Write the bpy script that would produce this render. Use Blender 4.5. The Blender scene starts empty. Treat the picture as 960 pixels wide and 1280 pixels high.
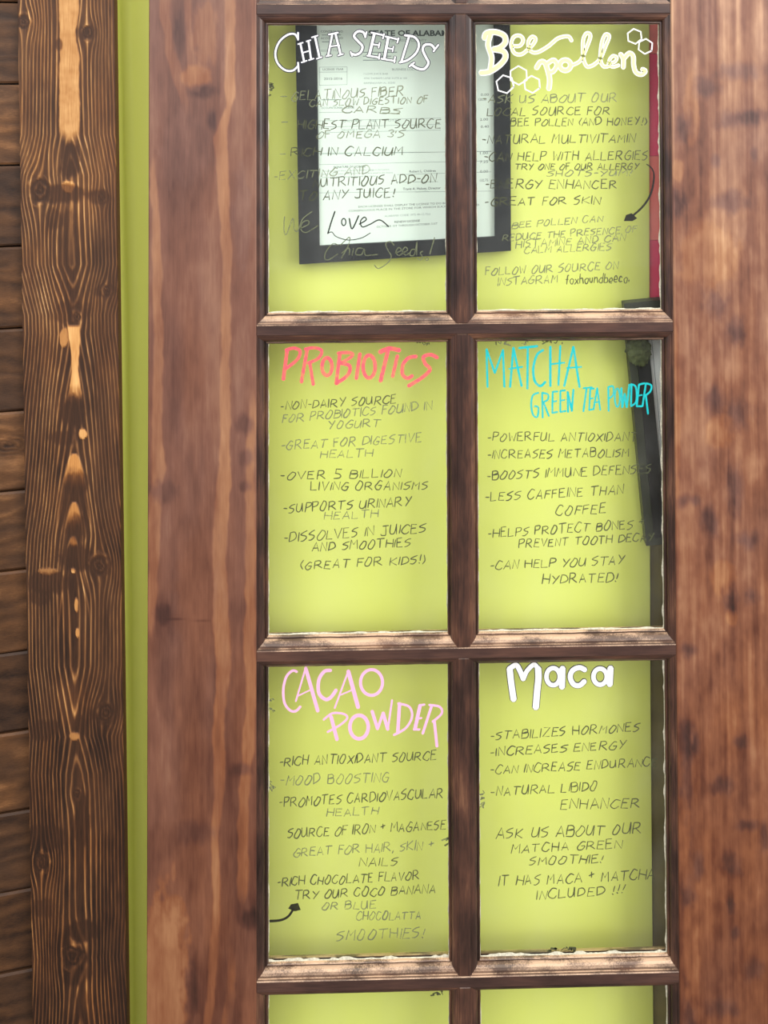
import bpy, math, random
import numpy as np
from mathutils import Matrix, Vector
random.seed(7); RS = np.random.RandomState(11)
PI = math.pi
# ------------------------------------------------------------------ units
# Layout is measured in millimetres on the door: X right, Z DOWN from a datum, Y away from the viewer
# (Y = 0 is the front face of the door).  wp() turns that into metres with the floor at z = 0.
H0 = 1761.7
def wp(X, Y, Z): return (X/1000.0, Y/1000.0, (H0-Z)/1000.0)

# ------------------------------------------------------------------ camera
sc = bpy.context.scene
F, CU, CV = 1100.0, 577.0, 90.0
CR = np.array([[0.99979575, 0.00456206, -0.0196888], [-0.00417856, 0.9998016, 0.01947568], [0.01977374, -0.01938944, 0.99961645]])
CC = np.array([556.092, 111.742, -1107.828])          # X, Z, Y
def P(u, v, Y):
    """where a spot measured in the photograph lies on the plane at depth Y (mm) -> X, Z"""
    d = CR.T @ np.array([(u-CU)/F, (v-CV)/F, 1.0])
    t = (Y-CC[2])/d[2]
    q = CC+t*d
    return q[0], q[1]
cam_d = bpy.data.cameras.new('camera'); cam = bpy.data.objects.new('camera', cam_d); sc.collection.objects.link(cam)
cam_d.sensor_fit = 'VERTICAL'; cam_d.sensor_height = 36; cam_d.lens = F/1280*36
cam_d.shift_x = (480-CU)/1280; cam_d.shift_y = (CV-640)/1280
cam_d.clip_start = 0.01
def wv(r): return Vector((r[0], r[2], -r[1]))
rt, dn, fw = wv(CR[0]), wv(CR[1]), wv(CR[2])
M = Matrix.Identity(4)
for i in range(3):
    M[i][0] = rt[i]; M[i][1] = -dn[i]; M[i][2] = -fw[i]
M.translation = Vector(wp(CC[0], CC[2], CC[1]))
cam.matrix_world = M
sc.camera = cam

# ------------------------------------------------------------------ light and exposure
sc.view_settings.view_transform = 'Standard'; sc.view_settings.look = 'None'
sc.view_settings.exposure = 0.0; sc.view_settings.gamma = 1.0; sc.view_settings.use_curve_mapping = False
w = bpy.data.worlds.new('world'); sc.world = w; w.use_nodes = True
bg = w.node_tree.nodes['Background']; bg.inputs[0].default_value = (0.93, 0.95, 1.0, 1); bg.inputs[1].default_value = 0.72
def area(name, loc, target, sx, sy, power, col=(1, 1, 1)):
    l = bpy.data.lights.new(name, 'AREA'); l.shape = 'RECTANGLE'; l.size = sx; l.size_y = sy; l.energy = power; l.color = col
    o = bpy.data.objects.new(name, l); sc.collection.objects.link(o); o.location = loc
    o.rotation_euler = (Vector(target)-Vector(loc)).to_track_quat('-Z', 'Y').to_euler()
    return o
area('ceiling_light', (0.5, -2.9, 3.5), (0.55, 0.0, 1.3), 4.6, 3.0, 125, (1.0, 0.96, 0.9))
area('window_light', (-1.6, -2.6, 2.5), (0.5, 0.0, 1.3), 2.4, 2.4, 24, (0.93, 0.96, 1.0))
area('side_light', (2.9, -1.9, 2.4), (0.6, 0.07, 1.5), 1.8, 2.4, 92, (1.0, 0.98, 0.95))

# ------------------------------------------------------------------ object helpers
ORG = {}
def link(o): sc.collection.objects.link(o)
def empty(name, X, Y, Z, **kw):
    o = bpy.data.objects.new(name, None); link(o); o.location = wp(X, Y, Z); o.empty_display_size = 0.05
    ORG[o] = Vector(o.location)
    for k, v in kw.items(): o[k] = v
    return o
def obj(name, V, Fc, mat, parent=None, smooth=False, attrs=None, **kw):
    """V in layout millimetres (X, Y, Z-down).  Becomes one mesh object, its own origin at its middle."""
    V = np.asarray(V, dtype=float)
    Wd = np.column_stack([V[:, 0]/1000, V[:, 1]/1000, (H0-V[:, 2])/1000])
    cen = Vector((Wd.min(0)+Wd.max(0))/2)
    if not parent: cen.z = Wd[:, 2].min()
    Wd = Wd-np.array(cen)
    me = bpy.data.meshes.new(name); me.from_pydata(Wd.tolist(), [], Fc); me.update()
    if mat: me.materials.append(mat)
    if smooth: me.shade_smooth()
    if attrs:
        for k, a in attrs.items():
            at = me.attributes.new(k, 'FLOAT', 'POINT'); at.data.foreach_set('value', np.asarray(a, dtype=np.float32).ravel())
    o = bpy.data.objects.new(name, me); link(o)
    if parent:
        o.parent = parent; o.location = cen-ORG[parent]
    else: o.location = cen
    ORG[o] = cen
    for k, v in kw.items(): o[k] = v
    return o
BOXF = [(0, 1, 3, 2), (4, 6, 7, 5), (0, 4, 5, 1), (2, 3, 7, 6), (0, 2, 6, 4), (1, 5, 7, 3)]
def flipcheck(V, Fc):
    """orient faces outward (V, F of a closed convex-ish solid), layout space is mirrored relative to world"""
    V = np.asarray(V, float); c = V.mean(0); out = []
    for f in Fc:
        p = V[list(f)]; n = np.cross(p[1]-p[0], p[2]-p[0])
        # layout (X,Y,Zdown) is a mirrored frame
        if np.dot(n, p.mean(0)-c) > 0: f = tuple(reversed(f))
        out.append(tuple(f))
    return out
def box(X0, X1, Y0, Y1, Z0, Z1, b=0.0):
    if b <= 0:
        V = [(x, y, z) for x in (X0, X1) for y in (Y0, Y1) for z in (Z0, Z1)]
        return V, flipcheck(V, BOXF)
    # chamfered box: 24 vertices
    V = []; idx = {}
    for ix, x in enumerate((X0, X1)):
        for iy, y in enumerate((Y0, Y1)):
            for iz, z in enumerate((Z0, Z1)):
                sx, sy, sz = (1, -1)[ix], (1, -1)[iy], (1, -1)[iz]
                idx[ix, iy, iz, 0] = len(V); V.append((x, y+sy*b, z+sz*b))
                idx[ix, iy, iz, 1] = len(V); V.append((x+sx*b, y, z+sz*b))
                idx[ix, iy, iz, 2] = len(V); V.append((x+sx*b, y+sy*b, z))
    Fc = []
    q = [(0, 0), (0, 1), (1, 1), (1, 0)]
    for i in (0, 1):
        Fc.append(tuple(idx[i, a, c, 0] for a, c in q)); Fc.append(tuple(idx[a, i, c, 1] for a, c in q)); Fc.append(tuple(idx[a, c, i, 2] for a, c in q))
    for a in (0, 1):
        for c in (0, 1):
            Fc.append((idx[a, c, 0, 0], idx[a, c, 1, 0], idx[a, c, 1, 1], idx[a, c, 0, 1]))
            Fc.append((idx[a, 0, c, 0], idx[a, 1, c, 0], idx[a, 1, c, 2], idx[a, 0, c, 2]))
            Fc.append((idx[0, a, c, 1], idx[1, a, c, 1], idx[1, a, c, 2], idx[0, a, c, 2]))
            for e in (0, 1): Fc.append((idx[a, c, e, 0], idx[a, c, e, 1], idx[a, c, e, 2]))
    return V, flipcheck(V, Fc)
def prism(front, Y0, Y1):
    """front: list of (X,Z) corners in order -> solid between Y0 and Y1"""
    n = len(front)
    V = [(x, Y0, z) for x, z in front]+[(x, Y1, z) for x, z in front]
    Fc = [tuple(range(n)), tuple(range(n, 2*n))]+[(i, (i+1) % n, n+(i+1) % n, n+i) for i in range(n)]
    return V, flipcheck(V, Fc)

# ------------------------------------------------------------------ value noise in numpy
def vnoise(x, y, seed):
    r = np.random.RandomState(seed).rand(256, 256)
    xi = np.floor(x).astype(int); yi = np.floor(y).astype(int)
    fx = x-xi; fy = y-yi; fx = fx*fx*(3-2*fx); fy = fy*fy*(3-2*fy)
    a = r[xi % 256, yi % 256]; b = r[(xi+1) % 256, yi % 256]; c = r[xi % 256, (yi+1) % 256]; d = r[(xi+1) % 256, (yi+1) % 256]
    return (a*(1-fx)+b*fx)*(1-fy)+(c*(1-fx)+d*fx)*fy
def fbm(x, y, seed, oct=4, g=0.5):
    s = 0; a = 1; t = 0
    for k in range(oct):
        s = s+a*vnoise(x*2**k+17.3*k, y*2**k+5.1*k, seed+k); t += a; a *= g
    return s/t
def sst(a, b, x):
    t = np.clip((x-a)/(b-a), 0, 1); return t*t*(3-2*t)

# ------------------------------------------------------------------ materials
def s2l(c):
    c = c/255.0
    return c/12.92 if c <= 0.04045 else ((c+0.055)/1.055)**2.4
def col(r, g, b): return (s2l(r), s2l(g), s2l(b), 1)
def newmat(name, rough=0.5, spec=0.5):
    m = bpy.data.materials.new(name); m.use_nodes = True
    nt = m.node_tree; b = nt.nodes['Principled BSDF']
    b.inputs['Roughness'].default_value = rough; b.inputs['Specular IOR Level'].default_value = spec
    return m, nt, b
def N(nt, t, **kw):
    n = nt.nodes.new(t)
    for k, v in kw.items(): setattr(n, k, v)
    return n
def ramp(nt, stops):
    r = N(nt, 'ShaderNodeValToRGB'); e = r.color_ramp.elements
    while len(e) > 1: e.remove(e[0])
    e[0].position = stops[0][0]; e[0].color = stops[0][1]
    for p, c in stops[1:]:
        x = e.new(p); x.color = c
    return r
def noise(nt, scale, stretch=(1, 1, 1), detail=4, coord='Object', rough=0.55):
    tc = N(nt, 'ShaderNodeTexCoord'); mp = N(nt, 'ShaderNodeMapping'); mp.inputs['Scale'].default_value = stretch
    n = N(nt, 'ShaderNodeTexNoise'); n.inputs['Scale'].default_value = scale; n.inputs['Detail'].default_value = detail; n.inputs['Roughness'].default_value = rough
    nt.links.new(tc.outputs[coord], mp.inputs[0]); nt.links.new(mp.outputs[0], n.inputs['Vector'])
    return n
def mathn(nt, op, a, b):
    m = N(nt, 'ShaderNodeMath', operation=op)
    for i, x in enumerate((a, b)):
        if isinstance(x, (int, float)): m.inputs[i].default_value = x
        else: nt.links.new(x, m.inputs[i])
    return m.outputs[0]
def mixc(nt, fac, a, b, mode='MIX'):
    m = N(nt, 'ShaderNodeMix', data_type='RGBA', blend_type=mode)
    for i, x in ((0, fac), (6, a), (7, b)):
        if isinstance(x, (int, float)): m.inputs[i].default_value = x
        elif isinstance(x, tuple): m.inputs[i].default_value = x
        else: nt.links.new(x, m.inputs[i])
    return m.outputs[2]
def wood_attr(name, rampA, rampB, rough, spec, fine=0.25, bump=0.3, axis='z'):
    """stained wood: the grain fields 'tone' and 'hue' of the mesh run through two stain ramps, plus pore noise"""
    m, nt, b = newmat(name, rough, spec)
    st = (1, 1, 0.05) if axis == 'z' else (0.05, 1, 1)
    at = N(nt, 'ShaderNodeAttribute', attribute_name='tone'); ah = N(nt, 'ShaderNodeAttribute', attribute_name='hue')
    n1 = noise(nt, 900, st, 3)
    t = mathn(nt, 'ADD', at.outputs['Fac'], mathn(nt, 'MULTIPLY', mathn(nt, 'SUBTRACT', n1.outputs[0], 0.5), fine))
    ra = ramp(nt, rampA); rb = ramp(nt, rampB); nt.links.new(t, ra.inputs[0]); nt.links.new(t, rb.inputs[0])
    c = mixc(nt, ah.outputs['Fac'], ra.outputs[0], rb.outputs[0])
    nt.links.new(c, b.inputs['Base Color'])
    bp = N(nt, 'ShaderNodeBump'); bp.inputs['Strength'].default_value = bump; bp.inputs['Distance'].default_value = 0.0008
    nt.links.new(t, bp.inputs['Height']); nt.links.new(bp.outputs[0], b.inputs['Normal'])
    return m
def wood_plain(name, stops, rough, spec, axis, scale=40, dust=0.0):
    m, nt, b = newmat(name, rough, spec)
    st = (1, 1, 0.08) if axis == 'z' else (0.08, 1, 1)
    geo = N(nt, 'ShaderNodeNewGeometry'); oi = N(nt, 'ShaderNodeObjectInfo')
    def pn(sc_, stretch, det):
        mp = N(nt, 'ShaderNodeMapping'); mp.inputs['Scale'].default_value = stretch; nt.links.new(geo.outputs['Position'], mp.inputs[0])
        n = N(nt, 'ShaderNodeTexNoise'); n.inputs['Scale'].default_value = sc_; n.inputs['Detail'].default_value = det; nt.links.new(mp.outputs[0], n.inputs['Vector']); return n
    n1 = pn(500, st, 3); n2 = pn(scale, (1, 1, 0.35) if axis == 'z' else (0.35, 1, 1), 4)
    t = mathn(nt, 'ADD', mathn(nt, 'MULTIPLY', n1.outputs[0], 0.35), mathn(nt, 'MULTIPLY', n2.outputs[0], 0.9))
    t = mathn(nt, 'ADD', t, mathn(nt, 'MULTIPLY', mathn(nt, 'SUBTRACT', oi.outputs['Random'], 0.5), 0.12))
    t = mathn(nt, 'SUBTRACT', t, 0.12)
    r = ramp(nt, stops); nt.links.new(t, r.inputs[0])
    c = r.outputs[0]
    if dust > 0:   # dust on upward faces, strengthened to paint in light from above
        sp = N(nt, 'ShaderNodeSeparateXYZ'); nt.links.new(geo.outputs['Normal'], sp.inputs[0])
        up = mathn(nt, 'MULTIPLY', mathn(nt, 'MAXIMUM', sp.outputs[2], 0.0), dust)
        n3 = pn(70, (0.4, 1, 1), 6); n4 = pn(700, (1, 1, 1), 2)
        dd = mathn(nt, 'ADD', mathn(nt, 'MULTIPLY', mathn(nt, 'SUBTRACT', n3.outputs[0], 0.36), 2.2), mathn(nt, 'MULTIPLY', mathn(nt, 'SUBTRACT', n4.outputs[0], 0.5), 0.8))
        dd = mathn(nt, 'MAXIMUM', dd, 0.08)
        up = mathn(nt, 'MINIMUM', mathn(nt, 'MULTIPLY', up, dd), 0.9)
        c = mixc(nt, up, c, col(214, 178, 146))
    nt.links.new(c, b.inputs['Base Color'])
    bp = N(nt, 'ShaderNodeBump'); bp.inputs['Strength'].default_value = 0.25; bp.inputs['Distance'].default_value = 0.0006
    nt.links.new(t, bp.inputs['Height']); nt.links.new(bp.outputs[0], b.inputs['Normal'])
    return m
def plain(name, c, rough=0.5, spec=0.5, var=0.06, scale=30):
    m, nt, b = newmat(name, rough, spec)
    n = noise(nt, scale)
    a = tuple(x*(1-var) for x in c[:3])+(1,); d = tuple(min(1, x*(1+var)) for x in c[:3])+(1,)
    r = ramp(nt, [(0.3, a), (0.7, d)]); nt.links.new(n.outputs[0], r.inputs[0]); nt.links.new(r.outputs[0], b.inputs['Base Color'])
    return m
def ink(name, c, alpha, rough=0.6, patch=0.25, scale=120):
    """marker ink on glass: pigment that lets part of the light through, unevenly laid"""
    m = bpy.data.materials.new(name); m.use_nodes = True; nt = m.node_tree; b = nt.nodes['Principled BSDF']
    b.inputs['Base Color'].default_value = c; b.inputs['Roughness'].default_value = rough; b.inputs['Specular IOR Level'].default_value = 0.3
    geo = N(nt, 'ShaderNodeNewGeometry'); n = N(nt, 'ShaderNodeTexNoise'); n.inputs['Scale'].default_value = scale; n.inputs['Detail'].default_value = 3
    nt.links.new(geo.outputs['Position'], n.inputs['Vector'])
    a = mathn(nt, 'ADD', mathn(nt, 'MULTIPLY', mathn(nt, 'SUBTRACT', n.outputs[0], 0.5), patch*4), alpha)
    mn = N(nt, 'ShaderNodeClamp'); nt.links.new(a, mn.inputs[0]); nt.links.new(mn.outputs[0], b.inputs['Alpha'])
    return m

STA = [(0.0, col(32, 20, 20)), (0.25, col(72, 47, 42)), (0.5, col(108, 75, 65)), (0.75, col(136, 102, 87)), (1.0, col(172, 134, 110))]
STB = [(0.0, col(42, 22, 14)), (0.25, col(90, 48, 31)), (0.5, col(126, 77, 50)), (0.75, col(156, 110, 76)), (1.0, col(188, 146, 108))]
M_stile = wood_attr('stained_door_wood', STA, STB, 0.42, 0.45, 0.16, 0.12)
RA = [(0.0, col(30, 20, 14)), (0.25, col(66, 44, 30)), (0.5, col(104, 74, 48)), (0.75, col(150, 112, 72)), (1.0, col(205, 165, 115))]
RB = [(0.0, col(38, 20, 10)), (0.25, col(86, 50, 26)), (0.5, col(140, 88, 44)), (0.75, col(188, 130, 70)), (1.0, col(226, 176, 112))]
M_rough = wood_attr('rough_stained_board', RA, RB, 0.6, 0.3, 0.3, 0.6)
M_plank = wood_attr('dark_plank_wood', [(0.0, col(28, 18, 14)), (0.5, col(70, 48, 33)), (1.0, col(114, 84, 58))], [(0.0, col(32, 18, 11)), (0.5, col(98, 64, 36)), (1.0, col(176, 122, 76))], 0.55, 0.3, 0.35, 0.5, 'x')
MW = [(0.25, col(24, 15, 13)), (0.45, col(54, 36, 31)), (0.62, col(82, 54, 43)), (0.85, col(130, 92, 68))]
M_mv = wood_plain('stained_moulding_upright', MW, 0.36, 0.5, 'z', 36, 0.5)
M_mh = wood_plain('stained_moulding_level', MW, 0.36, 0.5, 'x', 36, 2.1)  # strong dust value also paints the sills bright, as if lit from above
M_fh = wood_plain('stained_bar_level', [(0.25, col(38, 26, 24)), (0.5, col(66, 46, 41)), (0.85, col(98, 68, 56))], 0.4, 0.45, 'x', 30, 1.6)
M_green = plain('green_wall_paint', col(222, 228, 118), 0.55, 0.35, 0.02, 6)
M_black = plain('charcoal_frame', col(27, 29, 31), 0.5, 0.3, 0.15, 60)
M_black2 = plain('charcoal_frame_greenish', col(52, 56, 46), 0.45, 0.4, 0.1, 40)
M_paper = plain('licence_paper', col(226, 238, 228), 0.7, 0.2, 0.02, 20)
M_white = plain('white_mat', col(240, 240, 240), 0.7, 0.2, 0.02, 20)
M_mark = plain('printed_grey_line', col(150, 155, 160), 0.8, 0.1, 0.02)
M_print = plain('printed_text', col(70, 84, 80), 0.8, 0.1, 0.02)
M_printf = plain('printed_text_pale', col(140, 156, 150), 0.8, 0.1, 0.02)
M_post = plain('olive_brown_post', col(116, 106, 66), 0.6, 0.3, 0.35, 14)
M_red = plain('crimson_board', col(222, 62, 100), 0.3, 0.5, 0.05, 12)
M_redl = plain('salmon_board_reflection', col(236, 120, 112), 0.3, 0.5, 0.05, 12)
M_putty = plain('dusty_putty', col(196, 192, 172), 0.85, 0.1, 0.3, 300)
M_floor = plain('worn_concrete', col(120, 105, 92), 0.7, 0.3, 0.15, 5)
M_far = plain('far_wall_paint', col(150, 135, 110), 0.7, 0.2, 0.05, 4)
M_blob = plain('dark_olive_blob', col(72, 78, 50), 0.8, 0.2, 0.5, 150)
I_dark = ink('dark_marker_ink', col(70, 74, 52), 0.93, patch=0.22)
I_fade = ink('faded_marker_ink', col(104, 110, 84), 0.8, patch=0.3)
I_black = ink('black_marker_ink', col(28, 28, 26), 0.97, patch=0.03)
I_white = ink('white_paint_pen', col(232, 232, 232), 1.0, patch=0.0)
I_yel = ink('pale_yellow_paint_pen', col(240, 246, 160), 0.97, patch=0.05)
I_out = ink('blue_black_outline_pen', col(50, 52, 66), 0.9, patch=0.1)
I_pink = ink('coral_pink_marker', col(244, 88, 104), 0.85, patch=0.4, scale=160)
I_cyan = ink('turquoise_marker', col(16, 176, 180), 0.95, patch=0.2, scale=140)
I_lil = ink('pale_pink_paint_pen', col(232, 176, 212), 1.0, patch=0.02)
# glass: clear, thin, reflecting; a trace of dust on it
def glass_mat():
    m = bpy.data.materials.new('window_glass'); m.use_nodes = True; nt = m.node_tree
    for n in list(nt.nodes): nt.nodes.remove(n)
    out = N(nt, 'ShaderNodeOutputMaterial'); tr = N(nt, 'ShaderNodeBsdfTransparent'); gl = N(nt, 'ShaderNodeBsdfGlossy'); df = N(nt, 'ShaderNodeBsdfDiffuse')
    tr.inputs[0].default_value = (0.975, 0.99, 0.98, 1); gl.inputs['Roughness'].default_value = 0.03
    df.inputs[0].default_value = (0.85, 0.86, 0.82, 1)
    lw = N(nt, 'ShaderNodeLayerWeight'); lw.inputs[0].default_value = 0.5      # Schlick reflectance, the same from both faces
    fz = mathn(nt, 'ADD', mathn(nt, 'MULTIPLY', mathn(nt, 'POWER', lw.outputs['Facing'], 5.0), 0.9), 0.02)
    mx = N(nt, 'ShaderNodeMixShader'); nt.links.new(fz, mx.inputs[0]); nt.links.new(tr.outputs[0], mx.inputs[1]); nt.links.new(gl.outputs[0], mx.inputs[2])
    n = noise(nt, 9, (1, 1, 0.6), 5); r = ramp(nt, [(0.45, (0.001,)*3+(1,)), (0.78, (0.03,)*3+(1,))]); nt.links.new(n.outputs[0], r.inputs[0])
    m2 = N(nt, 'ShaderNodeMixShader'); nt.links.new(r.outputs[0], m2.inputs[0]); nt.links.new(mx.outputs[0], m2.inputs[1]); nt.links.new(df.outputs[0], m2.inputs[2])
    nt.links.new(m2.outputs[0], out.inputs[0])
    return m
M_glass = glass_mat()

# ------------------------------------------------------------------ grain fields (coordinates in millimetre-ish board units)
def ell(x, v, cx, cv, rx, rv, seed=0, wob=0.35, soft=0.2):
    n = fbm(x/7.0+cx, v/13.0+cv, 50+seed, 4)-0.5
    d = np.sqrt(((x-cx)/rx)**2+((v-cv)/rv)**2)+n*wob*2
    return 1-sst(0.95-soft, 1.0+soft, d)
def streak(x, v, pts, seed=0, soft=1.6):
    pv = [p[0] for p in pts]; c = np.interp(v, pv, [p[1] for p in pts]); wd = np.interp(v, pv, [p[2] for p in pts])
    wd = wd*(0.7+0.7*fbm(v/22.0, v*0+seed, 70+seed, 3)); c = c+(fbm(v/35.0, v*0+3.3, 80+seed, 3)-0.5)*6
    m = 1-sst(wd-soft*0.5, wd+soft, np.abs(x-c))
    m = m*sst(pv[0]-12, pv[0]+22, v+(fbm(x/3.0, v/30.0, 93+seed, 2)-0.5)*30)*(1-sst(pv[-1]-22, pv[-1]+12, v+(fbm(x/3.0, v/30.0, 94+seed, 2)-0.5)*30))
    return m*(0.45+0.75*fbm(x/14.0, v/60.0, 95+seed, 3))
def rough_field(x, v):
    """the knotty board: x 0..120 across, v down"""
    xo = x.copy(); kt = np.zeros_like(x); kh = np.zeros_like(x)
    knots = [(25, 218, 13), (68, 374, 6), (92, 678, 11), (98, 857, 10), (52, 1148, 12), (86, 24, 7), (7, 10, 8), (101, 228, 4.5), (106, 343, 5), (14, 1035, 9), (60, 953, 5), (30, -180, 9), (80, 1450, 10)]
    for kx, kv, r in knots:
        d2 = (x-kx)**2+((v-kv)/1.5)**2
        x = x-(x-kx)*0.85*np.exp(-d2/(2*(1.35*r)**2))
    wob = (fbm(xo/60, v/200, 3, 3)-0.5)*6+(fbm(xo/9, v/60, 5, 2)-0.5)*1.2
    cpts = [(-400, 63), (0, 64), (250, 62), (430, 65), (650, 62), (885, 60), (1000, 63), (1280, 62), (1700, 66)]
    c = np.interp(v, [p[0] for p in cpts], [p[1] for p in cpts])
    gp = [(-450, -30), (-200, -8), (0, -2), (150, -4), (200, -17), (310, -19), (372, 0), (395, 0), (470, -12), (540, -20), (600, -29), (642, -38), (700, -43), (800, -41), (885, -27), (930, -35), (1100, -35), (1150, -30), (1280, -44), (1700, -20)]
    g = np.interp(v, [p[0] for p in gp], [p[1] for p in gp])
    dx = x-c+wob*0.6
    ph = np.sqrt(dx**2+16)+g*1.0
    ad = np.abs(dx)
    warp = ph+0.55*np.maximum(0, ad-22)
    s = 0.5+0.5*np.cos(2*PI*warp/6.9)
    line = s**4.2
    amp = 0.45+0.75*fbm(xo/14, v/70, 9, 3)
    right = sst(84, 96, xo)
    line = line*(1-0.35*right)
    tone = 0.14+0.60*line*amp*(0.55+0.9*fbm(xo/2.0, v/22, 12, 2))+0.16*(fbm(xo/3.0, v/60, 21, 3)-0.5)+0.30*(fbm(xo/30, v/60, 31, 4)-0.5)
    hue = 0.35+0.5*(fbm(xo/25, v/60, 41, 3)-0.5)
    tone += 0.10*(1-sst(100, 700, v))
    # pale heartwood patches
    edge = (fbm(xo/7, v/14, 15, 3)-0.5)*5
    band = (1-sst(11.5, 14, np.abs(dx)+edge*0.6))*(1-sst(148, 168, v+8*np.abs(dx)/10))*sst(-420, -350, v)
    tone = tone*(1-band)+band*(0.80+0.16*(fbm(xo/12, v/9, 16, 3)-0.5)); hue = hue*(1-band)+0.55*band
    tear = (1-sst(-1.0, 1.2, np.abs(dx)-np.interp(v, [384, 400, 440, 470, 500, 520, 530], [6, 7, 4, 9, 13, 15, 12])+edge*0.5))*sst(383, 388, v)*(1-sst(455, 482, v+edge*2))
    tone = tone*(1-tear)+tear*(0.88+0.2*(fbm(xo/6, v/20, 18, 3)-0.5)); hue = hue*(1-tear)+0.9*tear
    for va, a_, L_, t_ in [(541, 2.35, 46, 0.74), (600, 1.9, 34, 0.68), (642, 1.9, 14, 0.5)]:
        wv_ = a_*np.sqrt(np.maximum(v-va, 0)); ins = 1-sst(wv_-1.2, wv_+0.8, np.abs(dx)+edge*0.25)
        cap_ = ins*(v > va)*(1-sst(L_*0.35, L_, v-va+edge*3)); tone = tone*(1-cap_)+t_*cap_; hue = hue*(1-cap_)+0.95*cap_
        body = ins*(v > va)*sst(L_*0.6, L_, v-va)*(1-sst(L_+20, L_+60, v-va)); tone = tone*(1-0.75*body)+0.14*0.75*body
        rimc = np.exp(-((np.abs(dx)-wv_)/1.3)**2)*(v > va)*(1-sst(60, 130, v-va)); tone = tone+0.38*rimc*(1-cap_)
    for (cx, cv, rx, rv, t, h) in [(60, 213, 8, 8, 0.95, 0.75), (52, 400, 5, 12, 0.7, 0.7), (63, 725, 3, 11, 0.8, 0.8), (64, 760, 2.5, 6, 0.8, 0.8), (74, 518, 5, 6, 0.85, 0.9), (28, 684, 12, 4, 0.62, 0.5), (60, 684, 3, 4, 0.9, 0.7), (58, 1278, 6, 12, 0.75, 1.0), (58, 884, 6, 5, 0.7, 0.6)]:
        m = ell(xo, v, cx, cv, rx, rv, int(cv) % 17, 0.45, 0.15); tone = tone*(1-m)+t*m; hue = hue*(1-m)+h*m
    for (cx, cv, rx, rv, a) in [(63, 182, 14, 22, 0.75), (52, 222, 34, 12, 0.7), (60, 305, 12, 62, 0.45), (60, 368, 24, 14, 0.5), (62, 490, 17, 18, 0.8), (50, 522, 22, 9, 0.6), (66, 578, 14, 14, 0.65), (66, 632, 14, 16, 0.6), (64, 668, 22, 16, 0.7), (30, 698, 34, 14, 0.7), (18, 715, 14, 10, 0.6), (92, 678, 16, 14, 0.75), (98, 857, 18, 14, 0.7), (20, 876, 20, 14, 0.55), (66, 870, 9, 14, 0.6), (66, 985, 12, 36, 0.6), (22, 1005, 24, 16, 0.6), (18, 1090, 16, 12, 0.45), (66, 1118, 22, 12, 0.7), (56, 1170, 18, 14, 0.6), (99, 228, 16, 9, 0.6), (104, 343, 16, 8, 0.6), (86, 24, 14, 10, 0.5), (50, 38, 5, 8, 0.6), (60, 1225, 16, 40, 0.3), (42, 255, 12, 14, 0.5)]:
        m = ell(xo, v, cx, cv, rx, rv, int(cv) % 19, 0.4); tone = tone*(1-m*a)+0.12*m*a
    # rims of the U and chevrons
    for kx, kv, r in knots:
        d = np.sqrt((xo-kx)**2+((v-kv)/1.25)**2)*(0.8+0.45*fbm(xo/9+kx, v/9, 61, 3))+(fbm(xo/4+kx, v/5, 62, 3)-0.5)*4
        m = 1-sst(r*0.75, r*1.05, d)
        kt = 0.12+0.30*(0.5+0.5*np.cos(2*PI*d/(r*0.5)))**3*(fbm(xo/5, v/5, 71, 2))
        tone = tone*(1-m)+kt*m
        rim = np.exp(-((d-r*1.15)/1.3)**2)*0.6*np.maximum(0, fbm(xo/9, v/9+kx, 73, 2)-0.4)
        tone = tone+rim
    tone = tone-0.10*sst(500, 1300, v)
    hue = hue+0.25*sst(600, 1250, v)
    return np.clip(tone, 0, 1), np.clip(hue, 0, 1), line
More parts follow.
